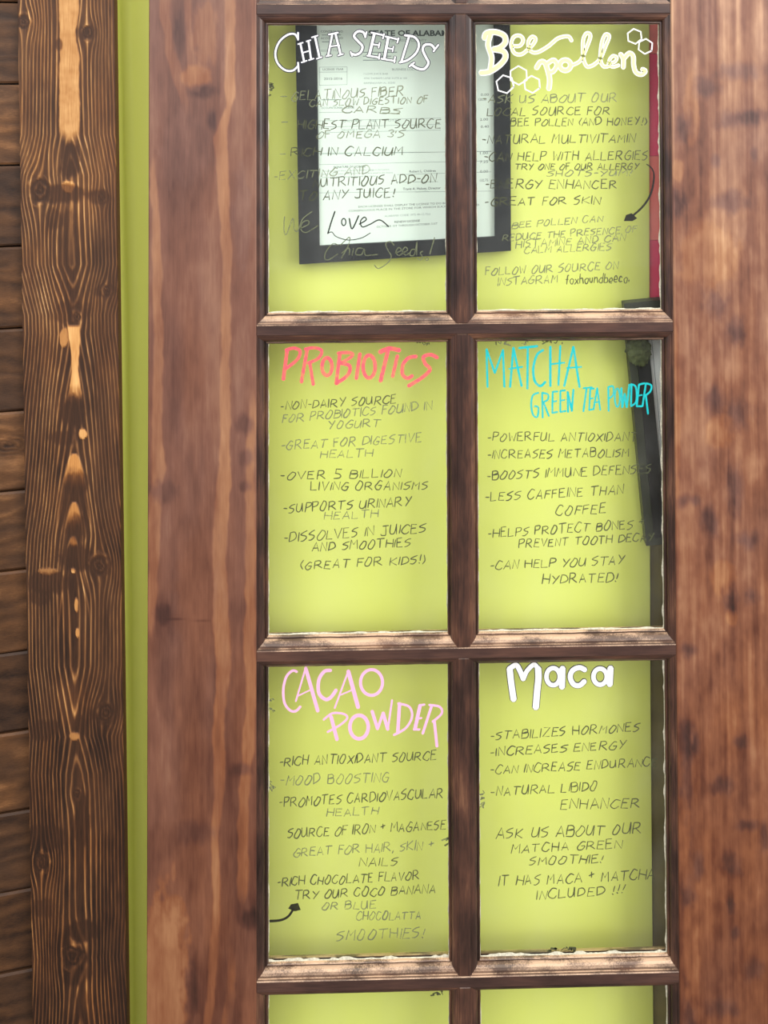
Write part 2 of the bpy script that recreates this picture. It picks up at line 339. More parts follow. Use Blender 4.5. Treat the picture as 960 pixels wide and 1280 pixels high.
def stile_left_field(x, v):
    """x: photo-scale millimetres from the left edge of the stile (0..137)"""
    px = x+184
    tone = 0.47+0.42*(fbm(px/26, v/150, 101, 4)-0.5)+0.10*(fbm(px/2.2, v/60, 111, 3)-0.5)+0.18*(fbm(px/9, v/26, 121, 3)-0.5)
    hue = 0.25+0.45*(fbm(px/30, v/140, 131, 3)-0.5)*2*0.6
    S = [([(-300, 285, 6), (0, 285, 5), (100, 285, 5), (112, 283, 3), (150, 273, 7), (200, 277, 7), (300, 282, 5), (430, 279, 5), (530, 280, 6), (600, 275, 8), (700, 273, 8), (800, 277, 8), (850, 273, 7), (950, 271, 6), (1000, 267, 4), (1080, 269, 4), (1200, 263, 4), (1280, 250, 5), (1700, 230, 6)], 0.22, 0.9),
         ([(180, 190, 3), (250, 193, 4), (350, 196, 5), (430, 197, 6), (500, 196, 6), (560, 197, 7), (600, 193, 6), (700, 190, 6), (760, 188, 3)], 0.22, 0.85),
         ([(470, 314, 3), (520, 312, 5), (650, 311, 6), (780, 310, 6), (850, 311, 6), (950, 303, 6), (1080, 300, 5), (1090, 300, 1)], 0.20, 0.9),
         ([(-260, 200, 4), (0, 203, 5), (50, 214, 6), (80, 222, 6), (110, 230, 3)], 0.13, 0.7), ([(-200, 228, 4), (0, 232, 4), (40, 236, 5), (75, 240, 5)], 0.12, 0.6),
         ([(-200, 315, 3), (0, 316, 3), (120, 317, 3)], 0.14, 0.6), ([(1150, 288, 3), (1200, 286, 5), (1300, 275, 5), (1500, 270, 6)], 0.14, 0.8)]
    for k, (pts, a, h) in enumerate(S):
        m = streak(px, v, pts, k, 2.2); tone += m*a; hue = hue*(1-m)+h*0.85*m
        # thin dark edge along the streak
    for (cx, cv, rx, rv, a, h) in [(243, 75, 20, 15, 0.12, 0.95), (222, 20, 8, 26, -0.10, 0.1), (255, 20, 16, 40, 0.08, 0.6), (250, 92, 16, 8, -0.16, 0.1), (262, 128, 6, 14, -0.12, 0.0), (230, 160, 30, 50, 0.04, 0.1), (300, 250, 12, 60, 0.02, 0.05), (205, 585, 16, 14, -0.13, 0.0), (203, 735, 9, 12, -0.14, 0.0), (303, 505, 10, 12, -0.16, 0.0), (305, 545, 9, 10, -0.14, 0), (304, 580, 8, 7, -0.15, 0), (245, 700, 26, 60, -0.03, 0.4), (240, 1000, 26, 14, -0.1, 0.1), (300, 925, 14, 8, -0.14, 0.1), (309, 1105, 11, 11, -0.2, 0.0), (206, 1180, 27, 108, 0.20, 1.0), (212, 1110, 20, 30, 0.06, 1.0), (205, 1010, 18, 20, -0.08, 0.2), (240, 1190, 8, 40, -0.14, 0.1), (290, 1230, 10, 40, -0.1, 0.2), (190, 1278, 10, 10, 0.1, 0.1), (194, 1390, 18, 110, 0.1, 1.0), (217, 1045, 3, 12, 0.1, 0.5)]:
        m = ell(px, v, cx, cv, rx, rv, int(cv) % 13, 0.45, 0.5 if a < 0 else 0.25); tone += a*m; hue = hue*(1-m*0.9)+h*m*0.9
    hue = hue+0.40*sst(300, 1250, v); tone -= 0.12*sst(300, 1300, v)  # darker and warmer downward: light falloff painted into the wood colour
    crack = np.exp(-((v-740-(px-205)*0.08)/0.8)**2)*((px > 205) & (px < 262)); tone -= 0.14*crack
    return np.clip(tone, 0, 1), np.clip(hue, 0, 1)
def stile_right_field(x, v):
    px = x+845
    tone = 0.52+(0.55-0.25*sst(600, 1100, v))*(fbm(px/7, v/230, 201, 3)-0.5)+(0.42-0.14*sst(600, 1100, v))*(fbm(px/22, v/40, 211, 5)-0.5)+0.12*(fbm(px/2.5, v/50, 221, 3)-0.5)+0.20*(fbm(px/8, v/16, 231, 3)-0.5)
    hue = 0.55+0.5*(fbm(px/26, v/80, 241, 3)-0.5)
    for (cx, cv, rx, rv, a) in [(888, 90, 16, 11, .22), (945, 128, 20, 8, .3), (916, 132, 12, 9, .2), (930, 70, 26, 10, .12), (920, 235, 22, 12, .25), (852, 235, 12, 16, .25), (900, 362, 14, 16, .22), (925, 395, 10, 14, .2), (950, 175, 4, 9, .2), (900, 182, 6, 8, .15), (862, 140, 12, 16, .16), (925, 500, 14, 18, .2), (897, 480, 10, 16, .15), (922, 590, 10, 26, .25), (888, 630, 10, 18, .22), (912, 726, 8, 16, .25), (940, 725, 8, 8, .2), (860, 790, 12, 8, .25), (855, 605, 8, 8, .2), (870, 605, 6, 6, .2), (935, 655, 14, 10, .15), (855, 898, 8, 26, .22), (868, 905, 6, 12, .15), (924, 903, 8, 7, .22), (900, 956, 12, 10, .22), (912, 1055, 10, 14, .25), (932, 1005, 12, 6, .2), (953, 1020, 6, 16, .2), (910, 1100, 6, 12, .28), (855, 1090, 8, 16, .18), (870, 1055, 6, 16, .12), (915, 1135, 6, 6, .15), (940, 1180, 14, 12, .12), (858, 1250, 7, 60, .2), (856, 960, 7, 60, .12), (900, 1225, 20, 10, .1)]:
        m = ell(px, v, cx, cv, rx, rv, int(cv) % 13, 0.7, 0.75); tone -= a*m*0.8; hue -= 0.5*m
    for (cx, cv, rx, rv, a) in [(852, 195, 8, 16, .14), (870, 120, 10, 50, .08), (890, 300, 40, 40, .08), (903, 520, 20, 22, .08), (905, 700, 16, 22, .07), (915, 750, 8, 10, .1), (860, 1160, 10, 60, .08), (853, 1010, 8, 40, .10), (900, 1080, 30, 20, .05), (848, 500, 4, 100, .08)]:
        m = ell(px, v, cx, cv, rx, rv, int(cv) % 13, 0.4); tone += a*m; hue += 0.3*m
    tone += 0.10*(1-sst(0, 500, v)); tone -= 0.16*sst(500, 1200, v); hue += 0.4*sst(400, 1200, v)-0.12*(1-sst(0, 400, v))  # paler top, darker bottom: falling light put into the stile's colour
    tone = tone+0.10*(px < 848)*(1-sst(500, 700, v))
    return np.clip(tone, 0, 1), np.clip(hue, 0, 1)

def slab(name, X0a, X1a, X0b, X1b, Y0, Y1, Z0, Z1, nx, nz, field, mat, parent, relief=0.0, rnd=1.2, **kw):
    """board whose front is a fine grid; edges run from (X0a,X1a) at the top to (X0b,X1b) at the bottom"""
    s = np.linspace(0, 1, nx); t = np.linspace(0, 1, nz)
    Sg, Tg = np.meshgrid(s, t)
    XL = X0a+(X0b-X0a)*Tg; XR = X1a+(X1b-X1a)*Tg
    X = XL+(XR-XL)*Sg; Z = Z0+(Z1-Z0)*Tg
    tone, hue, rel = field(Sg, Tg, X, Z)
    wdt = (XR-XL); ed = np.minimum(Sg*wdt, (1-Sg)*wdt)
    Y = Y0+np.where(ed < rnd, rnd-np.sqrt(np.maximum(0, rnd**2-(rnd-ed)**2)), 0)-relief*rel*(ed > 0)
    V = np.column_stack([X.ravel(), Y.ravel(), Z.ravel()])
    i = np.arange((nz-1)*nx).reshape(nz-1, nx)[:, :-1].ravel()
    Fc = np.column_stack([i, i+nx, i+nx+1, i+1]).tolist()
    base = len(V)
    # back ring
    bl = [(X0a, Y1, Z0), (X1a, Y1, Z0), (X1b, Y1, Z1), (X0b, Y1, Z1)]
    V = np.vstack([V, bl])
    top = list(range(0, nx)); bot = list(range((nz-1)*nx, nz*nx)); lf = [k*nx for k in range(nz)]; rg = [k*nx+nx-1 for k in range(nz)]
    Fc.append(top+[base+1, base]); Fc.append([base+3, base+2]+bot[::-1]); Fc.append(lf[::-1]+[base, base+3][::1]); Fc.append(rg+[base+2, base+1])
    Fc.append([base, base+1, base+2, base+3])
    tn = np.concatenate([tone.ravel(), [0.4]*4]); hn = np.concatenate([hue.ravel(), [0.4]*4])
    o = obj(name, V, Fc, mat, parent, False, {'tone': tn, 'hue': hn}, **kw)
    return o

# ================================================================== SETTING
V, Fc = box(-3000, 3600, -7000, 900, H0, H0+60); obj('floor', V, Fc, M_floor, kind='structure')
# --- green wall: return beside the rough board, rounded inner corner, then the plane behind the door
YW = 76.0
def strip_x(v, Y):   # right edge of rough board at photo row v
    u = np.interp(v, [0, 430, 850, 1280], [140, 149.5, 153.7, 157])
    return P(u, v, Y)[0]
ZT, ZB = -560.0, H0
def wall_green():
    rows = np.linspace(ZT, ZB, 60); V = []; n = None
    for z in rows:
        vv = 90+(z-100)*1.0
        xr = strip_x(vv, 24.0)-3.0
        c = 11.0; prof = [(xr-140, 24), (xr-140, 70), (xr-140, YW+90), ]
        prof = [(xr-100, 24.2), (xr-1.5, 24.2), (xr, 25.8)]
        for k in range(0, 9):
            a = k/8*PI/2
            prof.append((xr+c-c*math.cos(a), YW-c+c*math.sin(a)))
        xe = float(np.interp(vv, [0, 400, 900, 1180], [P(812.5, 100, YW)[0], P(812.2, 400, YW)[0], P(813.6, 900, YW)[0], P(816, 1180, YW)[0]]))
        for q in (0.25, 0.5, 0.75, 1.0): prof.append((xr+c+(xe-1-xr-c)*q, YW))
        prof += [(xe, YW+1), (xe, YW+90), (xr-100, YW+90)]
        n = len(prof)
        V += [(x, y, z) for x, y in prof]
    Fc = []
    for r in range(len(rows)-1):
        for k in range(n):
            a = r*n+k; b = r*n+(k+1) % n
            Fc.append((a, a+n, b+n, b))
    Fc.append(tuple(range(n))); Fc.append(tuple(range((len(rows)-1)*n, len(rows)*n))[::-1])
    return V, Fc
V, Fc = wall_green()
wb = obj('wall_back', V, Fc, M_green, kind='structure')
for p in wb.data.polygons: p.use_smooth = len(p.vertices) == 4 and abs(p.normal.z) < 0.3
# --- post beyond the edge of the green wall and the far wall of the next room
XE = P(813, 700, YW)[0]
V, Fc = box(XE+1.5, XE+110, YW+14, YW+90, ZT, H0, 2); obj('trim_2', V, Fc, M_post, kind='structure')
V, Fc = box(XE+111, 2500, YW+40, YW+90, ZT, H0); obj('wall_right', V, Fc, M_far, kind='structure')
# --- dark horizontal planks at the left
wl = empty('wall_left', P(-300, 640, 26)[0], 26, H0, kind='structure')
bnd = [105-101.5*k for k in range(5, 0, -1)]+[105, 206, 307, 409, 512, 611, 710, 812, 911, 1010, 1109, 1209, 1311, 1413, 1516, 1620]
def make_plank(k, v0, v1):
    xr = P(45, (v0+v1)/2, 26)[0]+6; Xl = xr-620
    z0 = P(30, v0, 26)[1]+1.1; z1 = P(30, v1, 26)[1]-1.1
    z1 = min(z1, H0-1)
    if z0 > H0-20: return
    nx, nz = 150, 40
    s = np.linspace(0, 1, nx)**0.7; t = np.linspace(0, 1, nz)
    Sg, Tg = np.meshgrid(s, t); X = Xl+(xr-Xl)*Sg; Z = z0+(z1-z0)*Tg
    sd = 300+k*7
    wv = Tg*14+2.2*fbm(X/70, Z/30, sd, 3)*3
    tone = 0.36+0.35*(fbm(X/40, Z/9, sd+1, 4)-0.5)+0.30*(fbm(X/30, Z/28, sd+2, 3)-0.5)+0.10*np.cos(wv*2*PI/3)+(0.15 if k % 4 == 1 else -0.06 if k % 3 == 0 else 0.03)
    tone -= 0.1*(v0 > 800)
    hue = 0.35+0.9*(fbm(X/35, Z/20, sd+3, 3)-0.5)+(0.2 if k % 2 else -0.05)
    for q in range(2):
        cx = Xl+620*(0.35+0.6*RS.rand()); cz = z0+(z1-z0)*(0.25+0.5*RS.rand())
        d = np.sqrt(((X-cx)/2.0)**2+(Z-cz)**2)
        tone += -0.25*np.exp(-(d/8)**2)+0.18*np.cos(d*1.3)*np.exp(-(d/14)**2)
    Yb = 27.0-0.20*(xr-X)-float(k % 3)*0.5
    ed = np.minimum(Tg, 1-Tg)*(z1-z0); Y = Yb+np.where(ed < 1.6, 1.6-ed, 0)-0.4*tone
    V = np.column_stack([X.ravel(), Y.ravel(), Z.ravel()]); i = np.arange((nz-1)*nx).reshape(nz-1, nx)[:, :-1].ravel()
    Fc = np.column_stack([i, i+nx, i+nx+1, i+1]).tolist(); b = len(V)
    yb0, yb1 = 27-0.20*620+18, 27+17
    V = np.vstack([V, [(Xl, yb0, z0), (xr, yb1, z0), (xr, yb1, z1), (Xl, yb0, z1)]])
    Fc += [list(range(nx))+[b+1, b], [b+3, b+2]+list(range((nz-1)*nx, nz*nx))[::-1], [k_*nx for k_ in range(nz)][::-1]+[b, b+3], [k_*nx+nx-1 for k_ in range(nz)]+[b+2, b+1], [b, b+1, b+2, b+3]]
    obj('plank', V, Fc, M_plank, wl, False, {'tone': np.concatenate([np.clip(tone, 0, 1).ravel(), [.2]*4]), 'hue': np.concatenate([np.clip(hue, 0, 1).ravel(), [.3]*4])})
V, Fc = prism([(P(45, 640, 26)[0]-640, ZT), (P(30, 640, 26)[0], ZT), (P(45, 640, 26)[0], H0-1), (P(45, 640, 26)[0]-640, H0-1)], 46, 60); obj('backing', V, Fc, M_floor, wl)
for k in range(len(bnd)-1): make_plank(k, bnd[k], bnd[k+1])
# --- the knotty vertical board
YB = 12.0
def rb_edges(Z):
    v = 90+(Z-100)
    return None
def rbfield(S, T, X, Z):
    # photo row for this height on the board
    v = 90+(Z-106)*F/(F+20); x = S*120
    t, h, l = rough_field(x, v); return t, h, (t-0.3)
ZR0, ZR1 = -540.0, H0-2
def lin(vs, us, Z, Y):
    us_ = [P(u, v, Y)[0] for u, v in zip(us, vs)]; zs = [P(u, v, Y)[1] for u, v in zip(us, vs)]
    a, b = np.polyfit(zs, us_, 1); return a*Z+b
EL = ([0, 430, 850, 1280], [20.5, 29, 34.7, 39.5]); ER = ([0, 430, 850, 1280], [141, 149.5, 153.7, 157])
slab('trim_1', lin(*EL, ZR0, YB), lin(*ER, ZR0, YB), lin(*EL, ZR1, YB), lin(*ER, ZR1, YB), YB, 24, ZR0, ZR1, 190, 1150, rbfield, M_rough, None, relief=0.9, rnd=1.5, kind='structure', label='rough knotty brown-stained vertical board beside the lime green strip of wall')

# ================================================================== THE DOOR
XL, XM, XR = 320.4, 577.0, 843.4
ZA, DZ = 10.4, 401.63
zc = [ZA+DZ*k for k in range(-1, 5)]
XD0, XD1 = P(184.5, 640, 0)[0], XR+137
ZD0, ZD1 = zc[0]-110, H0-8
door = empty('door_1', (XD0+XD1)/2, 16, ZD1, kind='structure', label='brown stained wooden door with a grid of glass panes covered in marker writing')
def lf(S, T, X, Z):
    v = 90+(Z-111)*0.995; t, h = stile_left_field(X-XD0, v); return t, h, t*0
def rf(S, T, X, Z):
    v = 90+(Z-111)*0.995; t, h = stile_right_field(X-XR, v); return t, h, t*0
slab('stile', XD0, XL, XD0, XL, 0, 32, ZD0, ZD1, 110, 900, lf, M_stile, door, 0, 1.0, label='left upright of the door with a long tan streak in the grain')
slab('stile', XR, XD1, XR, XD1, 0, 32, ZD0, ZD1, 110, 900, rf, M_stile, door, 0, 1.0, label='right upright of the door, tan and blotchy brown')
def railf(S, T, X, Z): 
    t = 0.45+0.3*(fbm(X/60, Z/9, 401, 4)-0.5); return t, t*0+0.4, t*0
slab('rail', XL, XR, XL, XR, 0, 32, ZD0, zc[0]-6.5, 60, 40, railf, M_stile, door)
slab('rail', XL, XR, XL, XR, 0, 32, zc[-1]+6.5, ZD1, 60, 40, railf, M_stile, door)
for k in range(1, 5):
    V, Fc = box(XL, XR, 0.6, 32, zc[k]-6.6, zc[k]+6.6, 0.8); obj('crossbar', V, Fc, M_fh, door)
for k in range(0, 5):
    top = zc[k]+6.6; bot = zc[k+1]-6.6
    V, Fc = box(XM-7, XM+7, 0.9, 32, top, bot, 0.8); obj('upright_bar', V, Fc, M_mv, door)
PROF = [(0, 1.6), (1.7, 1.9), (2.0, 2.9), (4.2, 3.3), (6.6, 4.6), (8.4, 6.6), (9.2, 9.0), (9.3, 10.6), (10.0, 10.7), (10.3, 9.6), (11.4, 9.5), (12.3, 10.4), (12.6, 12.6), (12.6, 13.4), (0, 13.4)]
PROFB = [(0, 17.6), (11.6, 17.6), (11.2, 20), (8.5, 25), (3, 29), (0, 30.5)]
def ring_strip(x0, x1, z0, z1, side, prof, n=26, wob=0.35, seed=0):
    V = []; m = len(prof)
    for i in range(n+1):
        t = i/n; jit = (random.random()-0.5)*wob
        for j, (s, d) in enumerate(prof):
            sj = s+(jit*(0.3+s/12) if 0 < j < m-2 and 0 < i < n else 0); dj = d+(jit*0.4 if 1 < j < m-2 else 0)
            if side == 0: p = (x0+s+(x1-x0-2*s)*t, dj, z0+sj)
            elif side == 1: p = (x0+s+(x1-x0-2*s)*t, dj, z1-sj)
            elif side == 2: p = (x0+sj, dj, z0+s+(z1-z0-2*s)*t)
            else: p = (x1-sj, dj, z0+s+(z1-z0-2*s)*t)
            V.append(p)
    Fc = []
    rev = side in (1, 2)
    for i in range(n):
        for j in range(m):
            a = i*m+j; b = i*m+(j+1) % m
            f = (a, b, b+m, a+m); Fc.append(f if not rev else f[::-1])
    c0 = tuple(range(m))[::-1]; c1 = tuple(range(n*m, n*m+m))
    Fc.append(c0 if not rev else c0[::-1]); Fc.append(c1 if not rev else c1[::-1])
    return V, Fc
GY = 13.9      # front of the glass
panes = {}
def crumbs(x0, x1, z0, z1, pane, row, colm):
    """remains of putty and dust where the glass meets the wood"""
    g = 12.7; V = []; Fc = []
    def rib(p, q, wmax, base):
        n = int(math.hypot(q[0]-p[0], q[1]-p[1])/1.6); L = math.hypot(q[0]-p[0], q[1]-p[1])
        nx, nz = (-(q[1]-p[1])/L, (q[0]-p[0])/L)
        b = len(V); off = random.random()*50
        ts = np.linspace(0, 1, n+1)
        wd = base+wmax*np.clip((fbm(ts*L/14+off, ts*0, 91, 4)-0.42)*3.2, 0, 1)
        for t, w_ in zip(ts, wd):
            X, Z = p[0]+(q[0]-p[0])*t, p[1]+(q[1]-p[1])*t
            V.extend([(X-nx*0.4, GY-1.2, Z-nz*0.4), (X+nx*w_, GY-0.25, Z+nz*w_), (X+nx*w_, GY-0.02, Z+nz*w_), (X-nx*0.4, GY-0.02, Z-nz*0.4)])
        for i in range(n):
            for j in range(4):
                a = b+i*4+j; c = b+i*4+(j+1) % 4; Fc.append((a, a+4, c+4, c))
        Fc.append((b, b+1, b+2, b+3)); e = b+n*4; Fc.append((e+3, e+2, e+1, e))
    xa, xb, za, zb = x0+g, x1-g, z0+g, z1-g
    rib((xb, zb), (xa, zb), 1.3 if row < 3 else 2.8, 0.5)
    rib((xa, zb), (xa, za), 0.7, 0.05)
    rib((xb, za), (xb, zb), 1.6 if colm else 1.0, 0.5 if colm else 0.1)
    rib((xa, za), (xb, za), 0.5, 0.05)
    obj('putty_edge', V, Fc, M_putty, pane, label='crumbly grey putty and dust along the glass edge')
names = {(1, 0): 'chia seeds', (1, 1): 'bee pollen', (2, 0): 'probiotics', (2, 1): 'matcha', (3, 0): 'cacao powder', (3, 1): 'maca'}
for k in range(5):
    for c in range(2):
        x0, x1 = (XL, XM-7) if c == 0 else (XM+7, XR)
        z0, z1 = zc[k]+6.6, zc[k+1]-6.6
        for side in range(4):
            V, Fc = ring_strip(x0, x1, z0, z1, side, PROF, 26 if side < 2 else 40, seed=k*8+c*4+side)
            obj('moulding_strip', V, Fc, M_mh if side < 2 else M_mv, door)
            V, Fc = ring_strip(x0, x1, z0, z1, side, PROFB[::-1], 1, 0)
            if k in (0, 4) and side != 0: pass
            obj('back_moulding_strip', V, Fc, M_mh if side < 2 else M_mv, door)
        V, Fc = box(x0+3, x1-3, GY, GY+3, z0+3, z1-3)
        g = obj('glass_pane', V, Fc, M_glass, door, label=('clear glass pane with %s notes' % names[k, c]) if (k, c) in names else 'clear glass pane without writing')
        panes[k, c] = g
        crumbs(x0, x1, z0, z1, g, k, c)

# ================================================================== WRITING ON THE GLASS
def catmull(pts, k=5):
    if len(pts) < 3: return pts
    closed = pts[0] == pts[-1]
    p = [pts[-2] if closed else pts[0]]+list(pts)+[pts[1] if closed else pts[-1]]; out = []
    for i in range(1, len(p)-2):
        for j in range(k):
            t = j/k; a, b, c, d = p[i-1], p[i], p[i+1], p[i+2]
            out.append(tuple(0.5*((2*b[m])+(-a[m]+c[m])*t+(2*a[m]-5*b[m]+4*c[m]-d[m])*t*t+(-a[m]+3*b[m]-3*c[m]+d[m])*t**3) for m in (0, 1)))
    out.append(pts[-1]); return out
def ribbon(V, Fc, pts, wd, Y, th=0.12, taper=0.0, cap=True):
    """pts in layout (X,Z); flat stroke of width wd"""
    q = [pts[0]]
    for p in pts[1:]:
        if math.hypot(p[0]-q[-1][0], p[1]-q[-1][1]) > 0.15: q.append(p)
    if len(q) < 2: q.append((q[0][0]+0.5, q[0][1]+0.5))
    pts = q; n = len(pts); nr = []
    closed = n > 6 and math.hypot(pts[0][0]-pts[-1][0], pts[0][1]-pts[-1][1]) < 0.2
    if closed: taper = 0.0; cap = False
    for i in range(n):
        a = pts[max(0, i-1)]; b = pts[min(n-1, i+1)]
        if closed and i in (0, n-1): a = pts[-2]; b = pts[1]
        L = math.hypot(b[0]-a[0], b[1]-a[1]) or 1
        nr.append((-(b[1]-a[1])/L, (b[0]-a[0])/L))
    hw = [wd/2*(1-taper*abs(2*i/(n-1)-1)**2) for i in range(n)]
    if cap:   # rounded ends
        def ext(p, a, h):
            L = math.hypot(p[0]-a[0], p[1]-a[1]) or 1; return (p[0]+(p[0]-a[0])/L*h*0.7, p[1]+(p[1]-a[1])/L*h*0.7)
        pts = [ext(pts[0], pts[1], hw[0])]+pts+[ext(pts[-1], pts[-2], hw[-1])]; nr = [nr[0]]+nr+[nr[-1]]; hw = [hw[0]*0.45]+hw+[hw[-1]*0.45]; n += 2
    b = len(V)
    for (x, z), (nx, nz), h in zip(pts, nr, hw): V.append((x+nx*h, Y-th, z+nz*h)); V.append((x-nx*h, Y-th, z-nz*h))
    for i in range(n-1): a = b+2*i; Fc.append((a, a+1, a+3, a+2))
# single-stroke hand alphabet: points as digit pairs x,y (y up, 0..9); ~ smooths the stroke
G = {
'A': '00 49 80,13 63', 'B': '01 09,~09 59 77 55 05,~05 66 83 60 00', 'C': '~88 69 39 05 02 30 60 82', 'D': '00 09,~09 59 85 62 00', 'E': '69 09 00 70,05 55', 'F': '69 09 00,05 55',
'G': '~88 59 26 03 20 60 83 84,84 44', 'H': '00 09,80 89,05 84', 'I': '00 09', 'J': '~59 61 40 10 01,19 89', 'K': '00 09,79 04 80', 'L': '09 00 70', 'M': '00 19 44 89 90', 'N': '00 09 70 79',
'O': '~49 26 03 10 50 85 78 49', 'P': '00 09,~09 69 77 55 04', 'Q': '~49 16 03 40 83 86 49,52 90', 'R': '00 09,~09 59 77 55 04,34 90', 'S': '~79 38 06 35 64 62 30 00', 'T': '09 99,49 40',
'U': '~09 02 30 62 79,79 80', 'V': '09 40 89', 'W': '09 20 46 70 99', 'X': '09 80,89 00', 'Y': '09 45,89 20', 'Z': '09 89 00 90', ' ': '', '-': '04 44', '!': '29 13,01 10', '.': '00 11', ',': '11 0.', '+': '34 39,06 67',
'(': '~29 05 03 20', ')': '~09 25 23 00', "'": '19 06', '5': '79 19 15,~15 54 72 50 00', '3': '~08 49 67 35 63 50 01', '&': '00 99',
'a': '~64 35 02 20 50 63 65,65 60 70', 'b': '09 00,~04 45 63 50 00', 'c': '~64 35 02 20 60', 'd': '~64 35 02 20 50 63,69 60', 'e': '~02 62 55 25 02 20 60', 'f': '~69 48 30,15 55', 'h': '09 00,~04 45 60 60', 'm': '05 00,~03 25 40,~43 65 80',
'n': '05 00,~03 45 60 60', 'o': '~35 03 20 50 64 35', 'r': '05 00,~03 35 55', 's': '~55 25 23 52 30 00', 'u': '~05 02 30 52,55 50', 'x': '05 60,65 00'}
def parse(g):
    out = []
    for s in g.split(','):
        if not s: continue
        sm = s[0] == '~'; s = s.lstrip('~'); pts = []
        for q in s.split():
            if len(q) == 2: pts.append((float(q[0])/9*0.78, (float(q[1]) if q[1] != '.' else -1.5)/9))
        out.append((sm, pts))
    return out
GL = {k: parse(v) for k, v in G.items()}
ORIG = {'A1': (320, 0), 'A2': (320, 180), 'B1': (580, 0), 'B2': (580, 190), 'C1': (320, 400), 'C2': (320, 600), 'D1': (580, 400), 'D2': (580, 600), 'E1': (320, 800), 'E2': (320, 1020), 'F1': (580, 800), 'F2': (580, 1020)}
ROW = {'A': (1, 0), 'B': (1, 1), 'C': (2, 0), 'D': (2, 1), 'E': (3, 0), 'F': (3, 1)}
def write_line(o, txt, x0, y0, x1, y1, h, mat=None, wd=1.5, bullet=True):
    ox, oy = ORIG[o]; k = 280/960
    u0, v0, u1, v1, hh = ox+x0*k, oy+y0*k, ox+x1*k, oy+y1*k, h*k
    adv = []; W = 0
    for ch in txt:
        g = GL.get(ch); wch = 0.5 if ch == ' ' else (max([p[0] for s in g for p in s[1]] or [0.3]) if g else 0.6)
        adv.append((W, wch)); W += wch+(0.24 if ch != ' ' else 0.05)
    W -= 0.24
    V = []; Fc = []
    for ch, (a, wch) in zip(txt, adv):
        if ch == ' ': continue
        js = 1+random.uniform(-.10, .12); jy = random.uniform(-.06, .06); jr = random.uniform(-.07, .09); jx = 1+random.uniform(-.08, .06)
        for sm, pts in GL[ch]:
            pp = []
            for (x, y) in pts:
                x = x*jx+random.uniform(-.03, .03)+0.14*y; y = y*js+jy+random.uniform(-.035, .035)
                x, y = x-jr*y, y+jr*x
                pp.append((x, y))
            if sm: pp = catmull(pp, 5)
            elif len(pp) == 2:
                mx = ((pp[0][0]+pp[1][0])/2+random.uniform(-.02, .02), (pp[0][1]+pp[1][1])/2+random.uniform(-.02, .02)); pp = catmull([pp[0], mx, pp[1]], 3)
            q = []
            for x, y in pp:
                t = (a+x)/W; q.append(P(u0+(u1-u0)*t, v0+(v1-v0)*t-y*hh, GY))
            ribbon(V, Fc, q, wd*random.uniform(.85, 1.15), GY-0.006*(len(V) % 97)/8, taper=0.25)
    return obj('written_line', V, Fc, mat or I_dark, panes[ROW[o[0]]], label='handwritten line reading '+txt.strip('-'))
